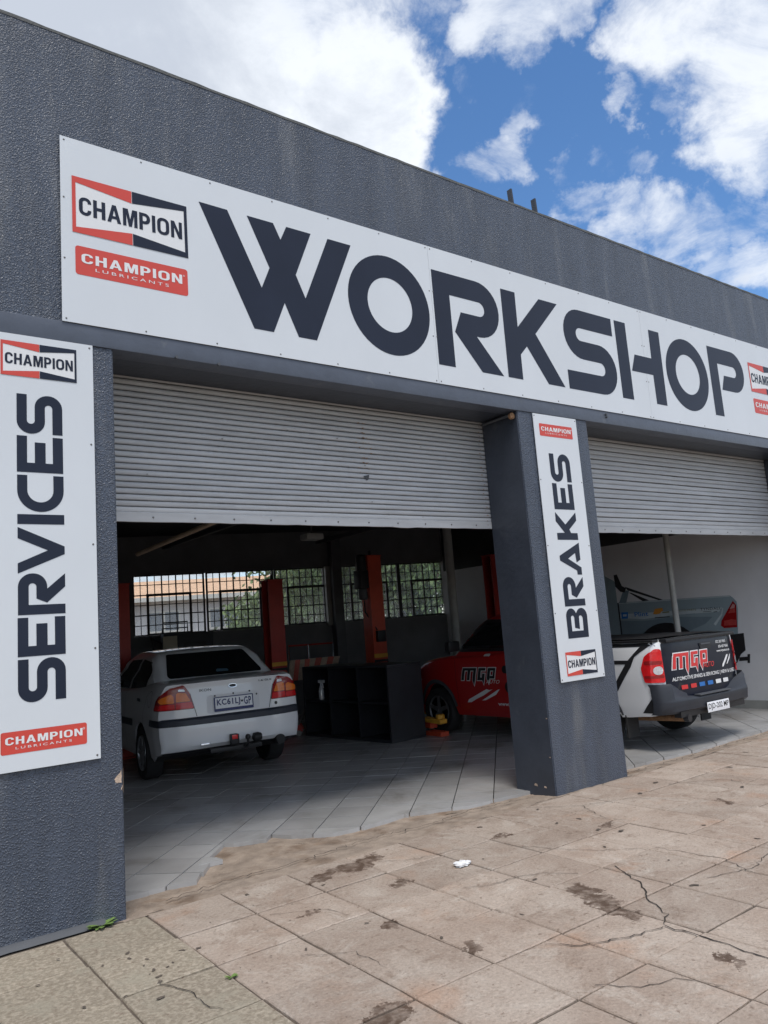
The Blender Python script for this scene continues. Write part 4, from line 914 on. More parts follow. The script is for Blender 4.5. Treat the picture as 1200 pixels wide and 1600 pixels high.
    box('rear_axle', -.6, .6, .84, .94, .24, .30, M['black'], root)
    for s in (-1, 1):
        box('door_mirror', min(s*.80, s*.98), max(s*.80, s*.98), 2.42, 2.50, 1.0, 1.10, M['trim'], root, .02)
    sk.poly('parcel_cloth', [(-.02, 1.125, .01), (.16, 1.125, .01), (.14, 1.15, .01), (.02, 1.155, .01)], 'r', mat('cloth_blue', (.08, .16, .22), .8), off=.0062)
    return root
sedan()

# ---- bakkie with wrapped tailgate
MGP = [[(.0, .27), (.045, .82), (.12, .82), (.075, .27)], [(.165, .27), (.21, .82), (.285, .82), (.24, .27)], [(.33, .27), (.365, .0), (.405, .27), (.45, .82), (.375, .82)], [(.05, .80), (.062, .94), (.462, .94), (.45, .80)],
       [(.475, .30), (.525, .93), (.60, .93), (.55, .30)], [(.53, .80), (.54, .94), (.725, .94), (.715, .80)], [(.47, .28), (.485, .43), (.665, .43), (.65, .28)], [(.60, .36), (.64, .06), (.675, .36), (.70, .64), (.625, .64)],
       [(.745, .36), (.785, .10), (.82, .36), (.865, .93), (.79, .93)], [(.80, .80), (.81, .94), (1.0, .94), (.985, .80)], [(.905, .38), (.95, .93), (1.0, .93), (.955, .38)], [(.825, .38), (.838, .52), (.965, .52), (.955, .38)]]
SCR = [[(.0, .0), (.05, .22), (.62, 1.0), (.70, .93), (.80, 1.0), (.52, .55), (.30, .28), (.12, .02)], [(.45, .18), (.95, .98), (1.0, 1.0), (.88, .62), (.56, .20)]]
def mgp(sk, parent, b, ax, fillm, outm, off):
    x0, x1, z0, z1 = b; T = lambda lp: [(x0+p[0]*(x1-x0), z0+p[1]*(z1-z0)) for p in lp]
    def grow(lp, g):
        c = sum((Vector(p) for p in lp), Vector((0, 0)))/len(lp); out = []
        n = len(lp); A_ = sum(lp[i][0]*lp[(i+1) % n][1]-lp[(i+1) % n][0]*lp[i][1] for i in range(n)); s = 1 if A_ > 0 else -1
        for i in range(n):
            a, p, q = Vector(lp[i-1]), Vector(lp[i]), Vector(lp[(i+1) % n]); d1, d2 = (p-a).normalized(), (q-p).normalized()
            n1, n2 = Vector((d1.y, -d1.x))*s, Vector((d2.y, -d2.x))*s; m_ = (n1+n2); m_ = m_/max(.35, m_.dot(n1)) if m_.length > .01 else n1; out.append(tuple(p+m_*g))
        return out
    lg = empty('logo', (0, 0, 0), 0, parent)
    for k, lp in enumerate(MGP):
        sk.put('logo_outline', flat2d([grow(T(lp), .011)]), ax, outm, lg, off+.0002*k, .1)
    for k, lp in enumerate(MGP): sk.put('logo_stroke', flat2d([T(lp)]), ax, fillm, lg, off+.0035+.0002*k, .1)
    return lg
def scribble(sk, parent, b, ax, off):
    x0, x1, z0, z1 = b
    for k, lp in enumerate(SCR): sk.put('paint_slash', flat2d([[(x0+p[0]*(x1-x0), z0+p[1]*(z1-z0)) for p in lp]]), ax, M['inkw'], parent, off+.0003*k, .08)
def bakkie():
    root = empty('pickup_truck', (7.87, .17, 0)); tag(root, 'small pickup, red cab, white load bed and black tailgate with red lettering', 'pickup truck')
    top = [(.12, .40, 1), (.07, .43), (.062, .52), (.064, .62), (.070, .75), (.080, .95), (.086, 1.07), (.094, 1.115, 1), (.15, 1.138), (.5, 1.143), (1.9, 1.14), (2.6, 1.06), (3.2, 1.04), (3.45, 1.035), (3.9, .98), (4.2, .90), (4.38, .78), (4.44, .66), (4.46, .50), (4.44, .36), (4.36, .25, 1)]
    axl = (1.0, 3.67); bot = arch_bottom(lerpf([(0, .39), (.25, .36), (.62, .34), (1.5, .26), (4.0, .25)]), axl, .365, .30)
    wz = lerpf([(.25, .775), (.45, .815), (.75, .825), (.95, .812), (1.145, .775)]); wy = lerpf([(0, .985), (.3, 1.0), (3.4, 1.0), (4.46, .90)])
    warp = lambda x, y: y+.17*abs(x/.82)**6*max(0, 1-y/.5)**2-.30*abs(x/.8)**3*max(0, 1-(4.46-y)/.9)**2
    bm = shell(top, bot, (.12, 4.34), lambda y, z: wz(z)*wy(y), .04, lambda y: .012 if y > 2.2 else .004, warp, [.30, .38, .46, .54, .62, .70, .78, .86, .94, 1.02, 1.07], None, lambda c: 2 if c.y > 1.75 else 0)
    top2 = [(1.86, 1.10, 1), (1.88, 1.3), (1.93, 1.47), (2.05, 1.535), (2.4, 1.56), (2.75, 1.52), (2.95, 1.43), (3.2, 1.25), (3.50, 1.02, 1)]
    tz = lerpf([(1.0, .775), (1.15, .745), (1.35, .66), (1.56, .58)])
    bm2 = shell(top2, lambda y: 1.0, (1.90, 3.40), lambda y, z: tz(z), .05, lambda y: .02, lambda x, y: y-.16*abs(x/.7)**2.5*max(0, 1-(3.5-y)/.8), [1.04, 1.1, 1.16, 1.22, 1.28, 1.34, 1.40, 1.46], None)
    sk = Skin(root, [bm, bm2]); gk = Skin(root, [bm2])
    from_bm('body', bm, [M['paintw'], M['black'], M['paintr']], root, True, 32); from_bm('cab', bm2, [M['paintr'], M['black']], root, True, 32)
    gk.poly('rear_window', [(-.60, 1.14, .03), (.60, 1.14, .03), (.50, 1.45, .04), (-.50, 1.45, .04)], 'r', M['carglass'], off=.005); gk.poly('windscreen', [(-.66, 1.08, .03), (.66, 1.08, .03), (.52, 1.47, .04), (-.52, 1.47, .04)], 'f', M['carglass'], off=.005)
    for s, ax in ((-1, 'l'), (1, 'R')):
        u = (lambda y: -y) if ax == 'l' else (lambda y: y)
        gk.poly('side_window', [(u(2.10), 1.12, .03), (u(2.10), 1.43, .04), (u(2.72), 1.45, .04), (u(3.18), 1.13, .02)], ax, M['carglass'], off=.005)
        gk.poly('window_surround', [(u(1.95), 1.075, .02), (u(1.97), 1.47, .06), (u(2.78), 1.49, .05), (u(3.40), 1.085, .02)], ax, M['black'], off=.003)
        sk.line('door_seam', [(u(2.02), .35), (u(2.02), 1.08)], .006, ax, M['black']); sk.line('door_seam', [(u(3.22), .36), (u(3.25), 1.02)], .006, ax, M['black'])
        sk.poly('door_handle', [(u(2.08), .93, .01), (u(2.22), .93, .01), (u(2.22), .965, .01), (u(2.08), .965, .01)], ax, M['black'], off=.012)
        # black bands of the livery on the white bed side
        sk.poly('livery_band', [(u(.10), 1.085), (u(.13), 1.12), (u(1.80), 1.118), (u(1.80), 1.075)], ax, M['ink'], off=.0032)
        sk.poly('livery_band', [(u(.20), 1.085), (u(.30), 1.085, .04), (u(.47), .93, .05), (u(.70), .62), (u(.62), .62), (u(.42), .88, .08), (u(.37), .98, .06)][::1], ax, M['ink'], off=.0038)
        sk.poly('livery_band', [(u(.44), .905), (u(.44), .945), (u(1.78), .945), (u(1.78), .905)], ax, M['ink'], off=.0030)
        sk.poly('lower_corner', [(u(.05), .69), (u(.10), .68), (u(.34), .40), (u(.05), .40)], ax, M['black'], off=.006)
        # wheel arch lip and mud flap
        for a in axl:
            lo = [(u(a+.425*math.cos(t)), .30+.425*math.sin(t)) for t in [math.pi*k/18 for k in range(1, 18)]]; hi = [(u(a+.372*math.cos(t)), .30+.372*math.sin(t)) for t in [math.pi*k/18 for k in range(1, 18)]]
            sk.put('arch_lip', flat2d([lo+hi[::-1]]), ax, M['greyplastic'], None, .012, .05)
        box('mud_flap', min(s*.60, s*.80), max(s*.60, s*.80), .565, .58, .13, .42, M['rubber'], root)
        wheel(root, s*.715, axl[0], .30, .20, 'five', s); wheel(root, s*.715, axl[1], .30, .20, 'five', s)
        # tail lamps
        K = (s, s*.45, .45, .37)
        lm = sk.poly('tail_lamp', [(.225, .705, .02), (.405, .715, .02), (.43, .86, .05), (.39, .98, .06), (.30, 1.055, .04), (.235, 1.05, .03)], K, M['lampred'], off=.012, cut=.025)
        sk.poly('reversing_lens', [(.240, .79, .040), (.330, .79, .040), (.330, .875, .040), (.240, .875, .040)], K, M['lampclear'], lm, .0165, .02)
        sk.poly('dark_lens', [(.24, .895, .01), (.40, .90, .015), (.39, .935, .015), (.24, .93, .01)], K, M['lampdark'], lm, .0155, .025); sk.poly('dark_lens', [(.235, .755, .008), (.40, .76, .01), (.405, .785, .01), (.235, .782, .008)], K, M['lampdark'], lm, .0155, .025)
        box('door_mirror', min(s*.80, s*1.0), max(s*.80, s*1.0), 3.12, 3.22, 1.10, 1.24, M['black'], root, .03)
        sk.poly('headlamp', [(u(4.02), .70, .02), (u(4.22), .66, .02), (u(4.22), .82, .02), (u(4.10), .80, .03)], ax, M['lampclear'], off=.008)
    box('tailgate_cap', -.665, .665, .058, .15, 1.112, 1.150, M['black'], root, .008)
    # bed cover and rail caps
    sk.poly('bed_cover', [(-.70, .22), (.70, .22), (.70, 1.84), (-.70, 1.84)], 't', M['black'], off=.02); box('rail_cap', -.79, -.68, .14, 1.86, 1.128, 1.150, M['black'], root, .008); box('rail_cap', .68, .79, .14, 1.86, 1.128, 1.150, M['black'], root, .008)
    # tailgate wrap and its print
    tg = sk.poly('tailgate', [(-.675, .50), (.675, .50), (.675, 1.108, .02), (-.675, 1.108, .02)], 'r', M['wrapn'], off=.004, cut=.05)
    hd = sk.poly('tailgate_handle', [(-.03, 1.0, .01), (.17, 1.0, .01), (.19, 1.065, .01), (-.05, 1.065, .01)], 'r', M['black'], tg, .012); sk.poly('handle_grip', [(-.02, 1.045), (.16, 1.045), (.165, 1.06), (-.025, 1.06)], 'r', M['greyplastic'], hd, .018)
    mgp(sk, root, (-.575, .085, .765, 1.0), 'r', M['inkred'], M['inkw'], .008); sk.text('small_lettering', 'AUTO', (-.045, .16, .80, .855), 'r', M['inkred'], tg, .016, .01, 1.0, .02)
    sk.text('slogan', 'AUTOMOTIVE SPARES & SERVICING | NEW & USED', (-.60, .61, .695, .745), 'r', M['inkw'], tg, .008, .012, .95)
    for t, z, a, b in (('072 203 9065', 1.04, .29, .50), ('076 457 9560', .985, .33, .54), ('www.mgpauto.co.za', .935, .28, .56)): sk.text('contact_line', t, (a, b, z, z+.030), 'r', M['inkw'], tg, .008, .02)
    scribble(sk, tg, (.34, .56, .775, .905), 'r', .008)
    for x, m_ in ((-.43, 'inkred'), (-.27, 'inkred'), (-.11, 'inkblue'), (.05, 'inkblue'), (.21, 'inkw'), (.36, 'inkw')): sk.poly('sponsor_mark', [(x-.055, .628-.022, .006), (x+.055, .628-.022, .006), (x+.055, .628+.03, .006), (x-.055, .628+.03, .006)] if False else [(x-.052, .612, .006), (x+.052, .612, .006), (x+.052, .655, .006), (x-.052, .655, .006)], 'r', M[m_], tg, .009)
    # bumper: dark corners, step pad, plate
    b2 = bmesh.new()
    prof = [(-.832, .20), (-.826, .13), (-.79, .07), (-.70, .018), (-.3, -.005), (.3, -.005), (.70, .018), (.79, .07), (.826, .13), (.832, .20)]
    rows = [(.385, .03), (.41, 0), (.46, -.005), (.505, -.012), (.52, -.01), (.56, .0), (.66, .008), (.695, .03)]
    gv = [[b2.verts.new((x, y+dy+ (.0 if abs(x) > .65 else (.09*(zz-.52)/.175 if zz > .53 else 0)), zz if abs(x) > .65 or zz < .525 else .520+(zz-.52)*.10)) for (x, y) in prof] for zz, dy in rows]
    for i in range(len(rows)-1):
        for k in range(len(prof)-1): b2.faces.new((gv[i][k], gv[i][k+1], gv[i+1][k+1], gv[i+1][k]))
    bp_ = from_bm('rear_bumper', b2, M['bumper'], root, True, 40); box('step_pad', -.30, .30, -.028, .05, .533, .547, M['greyplastic'], bp_, .005)
    box('lower_valance', -.62, .62, .02, .10, .34, .40, M['black'], root)
    pl = box('number_plate', -.20, .22, -.030, -.024, .345, .450, M['platew'], root, .002)
    on = on_wall('plate_text', fit(text2d('DJD-202 MP', .008), -.185, .205, .360, .435), -.0315, M['ink'], pl)
    tube('exhaust', [(-.50, .8, .30), (-.50, .02, .325)], .034, M['rust'], root, 12); tube('exhaust_tip', [(-.50, .06, .324), (-.50, .0, .326)], .038, M['rimd'], root, 14); box('rear_axle', -.6, .6, .95, 1.05, .26, .32, M['black'], root)
    # door print on the near side
    mgp(sk, root, (-3.12, -2.46, .655, .89), 'l', M['ink'], M['inkw'], .006); sk.text('small_lettering', 'AUTO', (-2.65, -2.41, .682, .727), 'l', M['inkw'], None, .012, .0, 1, .02)
    scribble(sk, root, (-3.05, -2.42, .43, .61), 'l', .006); sk.text('web_line', 'www.', (-2.48, -2.28, .405, .438), 'l', M['inkw'], None, .006, .02)
    sk.put('fuel_cap', flat2d([ell(-2.26, .636, .06, .07, 20)]), 'l', M['ink'], off=.006); sk.put('fuel_cap', flat2d([ell(-2.30, .857, .055, .05, 20)]), 'l', M['black'], off=.006)
    sk.poly('bonnet_edge', [(-.72, 3.92), (-.60, 4.30), (-.50, 4.33), (-.64, 3.90)], 't', M['yel'], off=.006); obox('bonnet_edge', (-.775, 3.66, .905), (-.70, 4.14, .80), .03, .05, M['yel'], root, .006)
    sk.poly('sticker', [(-2.70, 1.02, .01), (-2.56, 1.02, .01), (-2.58, 1.05, .01), (-2.68, 1.05, .01)], 'l', M['inkw'], off=.006)
    return root
bakkie()

# ---- printed pickup graphic on the white side wall
def wall_graphic():
    root = empty('wall_graphic', (10.575, 3.5, .3)); tag(root, 'large printed picture of a grey-blue pickup on the white side wall', 'wall graphic'); off = -Vector(root.location)
    def px(pts, ox, oy, sc_): return [on_x(ox+p[0]/sc_, oy+p[1]/sc_, 10.575) for p in pts]
    def wp(name, pts, layer, m_, parent=None):
        """pts: wall (y, z) outline"""
        me = flat2d([fillet([(-p[0], *p[1:]) for p in pts], 6)]); bm = bmesh.new(); bm.from_mesh(me); bpy.data.meshes.remove(me)
        for v in bm.verts: v.co = Vector((10.5785-.0012*layer, -v.co.x, v.co.y))
        bm.normal_update()
        for f in bm.faces:
            if f.normal.x > 0: f.normal_flip()
        o = from_bm(name, bm, m_, parent or root)
        if not parent: o.location = off
        return o
    P = lambda pts, ox=955, oy=920, sc_=6.0: [(q.y, q.z) for q in px(pts, ox, oy, sc_)]
    g0 = mat('print_grey', (.28, .355, .39), .45, var=.10, vscale=1.5); g1 = mat('print_pale', (.50, .57, .59), .45, var=.15, vscale=4); g2 = mat('print_deep', (.19, .25, .285), .45, var=.12, vscale=3)
    rail = P([(70, 130), (1110, 62)]); tail = P([(1142, 85), (1175, 120), (1187, 200), (1188, 470)])
    yb, zb = tail[-1]
    body = [*rail, *tail, (yb+.05, .62, .03), (yb+.45, .60), (rail[0][0], .58), (rail[0][0], .70)]
    wp('bed_side', body, 1, g0)
    wp('bed_shoulder', P([(80, 240), (600, 205), (1040, 175), (1010, 215), (600, 245), (300, 285), (80, 275)]), 2, g1)
    wp('bed_crease', P([(960, 330), (1030, 235), (1040, 180), (1050, 180), (1040, 250), (980, 345)]), 2, g1); wp('bed_shadow', P([(80, 300), (320, 300), (600, 262), (950, 262), (880, 330), (720, 400), (640, 355), (500, 340), (380, 380), (330, 430), (90, 430)]), 2, g2)
    wp('rail_line', P([(70, 133), (1110, 65), (1110, 74), (70, 143)]), 3, g1)
    c = P([(525, 500)])[0]; ra = .62
    wp('wheel_arch', [(c[0]+ra*math.cos(R(t)), .62+ra*math.sin(R(t))) for t in range(0, 181, 10)], 4, M['ink'])
    tl = wp('tail_lamp', P([(1140, 112), (1172, 150), (1182, 360), (1060, 368), (1030, 345), (1035, 300)]), 5, M['lampdark'])
    for q in ([(1060, 345), (1175, 340), (1175, 290), (1130, 285), (1060, 300)], [(1095, 230), (1165, 222), (1160, 180), (1120, 190)]): wp('red_lens', P(q), 6, mat('print_red', (.42, .05, .045), .4, var=.2, vscale=12), tl)
    wp('clear_lens', P([(1112, 190), (1140, 140), (1160, 150), (1158, 178)]), 6, mat('print_pink', (.52, .26, .25), .4), tl)
    wp('rear_bumper', P([(1140, 992), (1162, 989), (1165, 1016), (1158, 1022), (1140, 1060)], 0, 0, 1), 3, M['ink']); wp('hitch', P([(1155, 1027), (1168, 1026), (1168, 1022), (1172, 1022), (1172, 1036), (1168, 1036), (1168, 1032), (1155, 1033)], 0, 0, 1), 3, M['ink'])
    # cab, doors and bonnet run on behind the pillar
    y0 = rail[0][0]
    wp('cab_side', [(y0+.03, .58), (y0+.03, 1.95, .05), (y0+.30, 2.10, .1), (y0+1.55, 2.08, .2), (y0+2.10, 1.52), (y0+2.75, 1.40, .2), (y0+2.85, .60)], 1, g0)
    wp('cab_gap', [(y0, .60), (y0, 1.60), (y0+.028, 1.60), (y0+.028, .60)], 3, M['ink']); wp('cab_window', [(y0+.22, 1.60), (y0+.26, 1.98, .06), (y0+1.45, 1.96, .1), (y0+1.90, 1.56)], 2, M['ink'])
    # sports bar
    bz = lambda pts: P(pts, 930, 820, 1200/270)
    wp('sports_bar', bz([(128, 350), (150, 345), (185, 425), (215, 440), (205, 470), (175, 465), (140, 430)]), 4, M['ink']); wp('bar_leg', bz([(195, 455), (235, 458), (215, 545), (165, 545)]), 3, g2)
    wp('bar_stay', bz([(205, 430), (235, 440), (470, 520), (440, 523), (225, 455)]), 4, M['ink']); wp('bar_stay', bz([(232, 470), (250, 472), (375, 525), (330, 530)]), 4, M['ink'])
    # decals
    def txt(t, a, b, m_, sp=1.0, bold=0.0):
        (ya, za), (yb_, zb_) = P([a])[0], P([b])[0]; me = fit(text2d(t, bold, sp), -ya, -yb_, min(za, zb_), max(za, zb_)); bm = bmesh.new(); bm.from_mesh(me); bpy.data.meshes.remove(me)
        for v in bm.verts: v.co = Vector((10.5785-.0012*5, -v.co.x, v.co.y))
        bm.normal_update()
        for f in bm.faces:
            if f.normal.x > 0: f.normal_flip()
        o = from_bm('decal_text', bm, m_, root); o.location = off
    olive = mat('ink_olive', (.22, .22, .10), .5)
    txt('TYNDALL', (838, 205), (1030, 168), M['ink'], 1.1); wp('decal_rule', P([(862, 214), (940, 208), (940, 212), (862, 218)]), 5, M['ink']); wp('decal_rule', P([(960, 214), (995, 210), (995, 216), (960, 220)]), 5, M['ink'])
    txt('Plint', (222, 262), (345, 212), M['inkblue'], 1.0, .01)
    e = wp('decal_badge', P([(95, 222), (158, 218), (158, 278), (98, 282)]), 5, M['inkblue']); wp('decal_mark', P([(112, 240), (145, 238), (145, 258), (112, 260)]), 6, g1, e)
    wp('decal_sun', P([(393, 238), (410, 188), (480, 178), (488, 205), (470, 215), (460, 232), (420, 240)]), 5, M['inkorange']); wp('decal_rule', P([(480, 218), (545, 210), (545, 222), (480, 228)]), 5, olive); wp('decal_rule', P([(410, 268), (550, 258), (550, 266), (410, 276)]), 5, M['ink'])
    txt('MOTO PARTS', (622, 215), (795, 185), olive); wp('decal_rule', P([(700, 238), (790, 230), (790, 235), (700, 243)]), 5, g2)
wall_graphic()

# ---------------------------------------------------------------- workshop equipment
def lift(cols, ztop, label, motor):
    root = empty('vehicle_lift', ((cols[0][0]+cols[1][0])/2, cols[0][1], 0)); tag(root, label, 'vehicle lift'); ox, oy = root.location.x, root.location.y
    for i, (cx, cy, m_) in enumerate(cols):
        x, y = cx-ox, cy-oy; s = 1 if i == 0 else -1; wd, dp = .26, .24
        c = empty('column', (x, y, 0), 0, root)
        bm = bmesh.new()   # C-section opening inwards
        bbox(bm, -wd/2, wd/2, -dp/2, -dp/2+.02, .02, ztop); bbox(bm, -wd/2, wd/2, dp/2-.02, dp/2, .02, ztop); bbox(bm, (-wd/2 if s > 0 else wd/2-.02), (-wd/2+.02 if s > 0 else wd/2), -dp/2+.02, dp/2-.02, .02, ztop)
        from_bm('channel', bm, M[m_], c); box('base_plate', -.26, .26, -.22, .22, 0, .02, M[m_], c, .004)
        box('cap', -wd/2-.01, wd/2+.01, -dp/2-.01, dp/2+.01, ztop, ztop+.02, M[m_], c); lathe('cap_bolt', [(.022, 0), (.022, .07), (.01, .09)], M['black'], c, 8, 'z', loc=(0, 0, ztop+.02))
        cr = box('carriage', -wd/2+.03, wd/2-.03, -dp/2-.035, dp/2-.03, .28 if m_ == 'liftr' else .45, .95, M[m_], c, .006)
        for k, z in enumerate((1.02, .98)): box('warning_stripe', -wd/2-.002, wd/2+.002, -dp/2-.004, -dp/2, .93+k*.09, .99+k*.09, M['yel' if k else 'black'], c)
        for q in (-1, 1):
            a = obox('arm', (s*.05, q*.12, .16), (s*.62, q*.62, .14), .11, .07, M[m_], c, .008)
            lathe('arm_pad', [(.05, 0), (.065, .01), (.065, .05), (.05, .06)], M['yel'], a, 14, 'z', loc=(s*.62, q*.62, .17))
            obox('arm_tip', (s*.35, q*.36, .115), (s*.68, q*.68, .105), .075, .05, M['yel'], a, .006)
        if i == motor:
            mt = box('power_unit', -wd/2-.17, -wd/2-.002, -.12, .08, ztop-.52, ztop-.22, M['black'], c, .02); lathe('motor', [(.02, 0), (.085, .01), (.085, .24), (.05, .27)], M['black'], mt, 16, 'z', loc=(-wd/2-.09, -.05, ztop-.24)); lathe('oil_tank', [(.06, 0), (.075, .02), (.075, .16), (.06, .18)], M['greyplastic'], mt, 14, 'z', loc=(-wd/2-.09, -.05, ztop-.70)); tube('hose', [(-wd/2-.05, 0, ztop-.5), (-wd/2-.02, .02, ztop-.9), (-.05, -dp/2-.02, ztop-1.2)], .012, M['rubber'], mt, 6)
            box('lock_box', -.08, .08, -dp/2-.07, -dp/2-.005, 1.27, 1.45, M['black'], c, .01)
    return root
pa, pb = on_y(427, 960, 6.4), on_y(184, 960, 6.4)
lift([(pb.x, 6.4, 'liftr'), (pa.x, 6.4, 'liftr')], 2.36, 'dark red two-post vehicle lift in front of the white saloon', 9)
pa, pb = on_y(584, 960, 5.75), on_y(776, 960, 5.75)
lf2 = lift([(pa.x, 5.75, 'lifto'), (pb.x, 5.75, 'liftr')], 2.66, 'orange-red two-post vehicle lift with black power unit behind the shelf unit', 0)

o_ = Vector((lf2.location.x, lf2.location.y, 0))
a_ = obox('arm', Vector((7.15, 5.6, .15))-o_, Vector((6.88, 3.75, .13))-o_, .11, .08, M['lifto'], lf2, .008); obox('arm_tip', Vector((6.89, 3.95, .20))-o_, Vector((6.86, 3.52, .19))-o_, .12, .06, M['yel'], a_, .006); lathe('arm_pad', [(.05, 0), (.06, .01), (.06, .05), (.05, .06)], M['yel'], a_, 14, 'z', loc=Vector((6.86, 3.58, .222))-o_); obox('arm_foot', Vector((6.88, 3.85, .03))-o_, Vector((6.85, 3.50, .03))-o_, .14, .06, M['lifto'], a_, .006)
# black cube shelving, open side towards the sedan
cbn = empty('shelf_unit', (6.338, 4.681, 0)); tag(cbn, 'black six-compartment shelf unit standing beside the red pickup front', 'shelf unit')
cbn.rotation_euler.z = R(4.5)
W2, L2, H2 = .305, .97, 1.0
box('top_panel', -W2, W2, -L2, L2, H2-.03, H2, M['cab'], cbn, .003); box('bottom_panel', -W2, W2, -L2, L2, 0, .04, M['cab'], cbn, .003); box('back_panel', W2-.02, W2, -L2, L2, .041, H2-.031, M['cab'], cbn)
box('shelf', -W2+.02, W2-.021, -L2+.031, L2-.031, .49, .515, M['cab'], cbn)
for y in (-L2+.015, -L2/3, L2/3, L2-.015): box('divider', -W2, W2-.021, y-.0148, y+.0148, .041, H2-.031, M['cab'], cbn)
sb = empty('spray_bottle', (6.09, 5.33, .515)); tag(sb, 'clear trigger spray bottle on the upper shelf', 'bottle')
lathe('bottle', [(.03, 0), (.042, .01), (.042, .12), (.036, .16), (.016, .20), (.014, .24)], M['lampclear'], sb, 14, 'z'); box('trigger_head', -.022, .022, -.08, .05, .24, .285, M['inkw'], sb, .008); obox('trigger', (0, -.04, .24), (0, -.065, .17), .015, .012, M['inkw'], sb)

# trolley jack in front of the red column
tj = empty('trolley_jack', (5.72, 6.02, 0), R(-35)); tag(tj, 'low red trolley jack on the tiles beside the shelf unit', 'jack')
for s in (-1, 1):
    bm = bmesh.new(); pts = [(-.38, .05), (-.36, .12), (0, .17), (.34, .15), (.38, .06)]
    a = [bm.verts.new((x, s*.13-.006, z)) for x, z in pts]; b_ = [bm.verts.new((x, s*.13+.006, z)) for x, z in pts]; bm.faces.new(a[::-1]); bm.faces.new(b_)
    for i in range(5): bm.faces.new((a[i], a[(i+1) % 5], b_[(i+1) % 5], b_[i]))
    bmesh.ops.recalc_face_normals(bm, faces=bm.faces[:]); from_bm('side_plate', bm, M['liftr'], tj)
    lathe('front_wheel', [(.012, -.025), (.05, -.025), (.05, .025), (.012, .025)], M['screw'], tj, 16, 'y', loc=(-.33, s*.16, .05)); lathe('caster', [(.01, -.015), (.04, -.015), (.04, .015), (.01, .015)], M['screw'], tj, 14, 'y', loc=(.32, s*.16, .04))
obox('lift_arm', (.25, 0, .12), (-.30, 0, .20), .10, .05, M['liftr'], tj, .006); lathe('saddle', [(.03, 0), (.055, .01), (.055, .035), (.04, .04)], M['screw'], tj, 14, 'z', loc=(-.31, 0, .21)); tube('handle', [(.30, 0, .14), (.55, .02, .62), (.62, .02, .70)], .016, M['screw'], tj, 8)

# striped barrier boards and chrome stand
def barrier(x, y, rz, wd, z0, z1, label):
    root = empty('barrier_board', (x, y, 0), rz); tag(root, label, 'barrier', 'striped boards behind the shelf unit')
    n = 5
    for k in range(n):
        a, b = -wd/2+wd*k/n, -wd/2+wd*(k+1)/n; sl_ = .06; v = [(a, 0, z0), (b, 0, z0), (b+sl_, 0, z1), (a+sl_, 0, z1)]; v += [(p[0], .02, p[2]) for p in v]
        mesh('stripe', v, [(0, 1, 2, 3), (7, 6, 5, 4), (0, 4, 5, 1), (1, 5, 6, 2), (2, 6, 7, 3), (3, 7, 4, 0)], M['lifto' if k % 2 else 'plaster'], root)
    for s in (-1, 1): tube('leg', [(s*wd*.4, .035, 0), (s*wd*.4, .035, z1+.24)], .014, M['chrome'], root, 8)
    tube('top_rail', [(-wd*.4, .035, z1+.24), (wd*.4, .035, z1+.24)], .014, M['liftr'], root, 8)
    return root
p = on_y(468, 1040, 7.0); barrier(p.x, 7.0, R(-20), .42, .72, 1.06, 'orange and pale striped board with chrome legs nearer the red column')
p = on_y(503, 1032, 7.3); barrier(p.x, 7.3, R(-20), .55, .86, 1.05, 'orange and pale striped board tucked behind the black shelf unit')

# beige compressor cabinet and hoist frame behind the sedan
cm = empty('machine_cabinet', (0, 0, 0)); p = on_y(292, 1000, 8.6); cm.location = (p.x, 8.6, 0); cm.rotation_euler.z = R(-14); tag(cm, 'beige and black machine cabinet below the left rear windows', 'machine')
box('casing', -.42, .42, -.25, .25, .06, 1.66, M['cab'], cm, .01); box('side_panel', -.44, -.20, -.27, -.251, .10, 1.62, M['beige'], cm, .004); box('dial', -.1, .3, -.26, -.2505, 1.2, 1.5, M['black'], cm, .004)
tube('frame', [(-.42, 0, 1.66), (-.40, 0, 1.86), (.02, 0, 1.86), (.02, 0, 1.66)], .014, M['black'], cm, 6); tube('frame', [(-.40, .02, 1.76), (.02, .02, 1.76)], .010, M['black'], cm, 6); tube('hose', [(-.44, -.1, 1.5), (-.62, -.1, 1.62), (-.58, -.1, 1.40), (-.46, -.12, 1.2)], .018, M['rubber'], cm, 8)
for s in (-1, 1): box('foot', s*.34-.05, s*.34+.05, -.2, .2, 0, .06, M['black'], cm)
# dark tool clutter along the rear wall: bench and cupboards
def bench(u, wd, hgt, dp, label, nm, drawers):
    pos = BW_A+BW_D*u+Vector((BW_D.y, -BW_D.x, 0))*(dp/2+.32); root = empty(nm, pos, math.atan2(-BW_D.y, -BW_D.x)); tag(root, label, 'cabinet')
    box('carcass', -wd/2, wd/2, -dp/2, dp/2, 0, hgt, M['cab'], root, .006)
    for k in range(drawers):
        z0 = .08+(hgt-.14)*k/drawers; box('drawer', -wd/2+.03, wd/2-.03, -dp/2-.016, -dp/2-.001, z0, z0+(hgt-.14)/drawers-.02, M['black'], root, .003)
    return root
b1 = bench(wall_u(470), 1.2, 1.30, .5, 'tall black drawer cabinet against the rear wall behind the barriers', 'tool_cabinet', 5)
b2_ = bench(wall_u(650), 1.5, 1.56, .5, 'wide black cupboard under the rear windows near the white wall', 'tool_cupboard', 3)
o = lathe('oil_can', [(.05, 0), (.09, .005), (.09, .20), (.03, .26), (.02, .33), (.006, .34)], M['black'], None, 14, 'z'); q = b2_.matrix_basis @ Vector((-.1, 0, 1.56)); o.location = q; tag(o, 'black oil can standing on the wide rear cupboard', 'oil can')

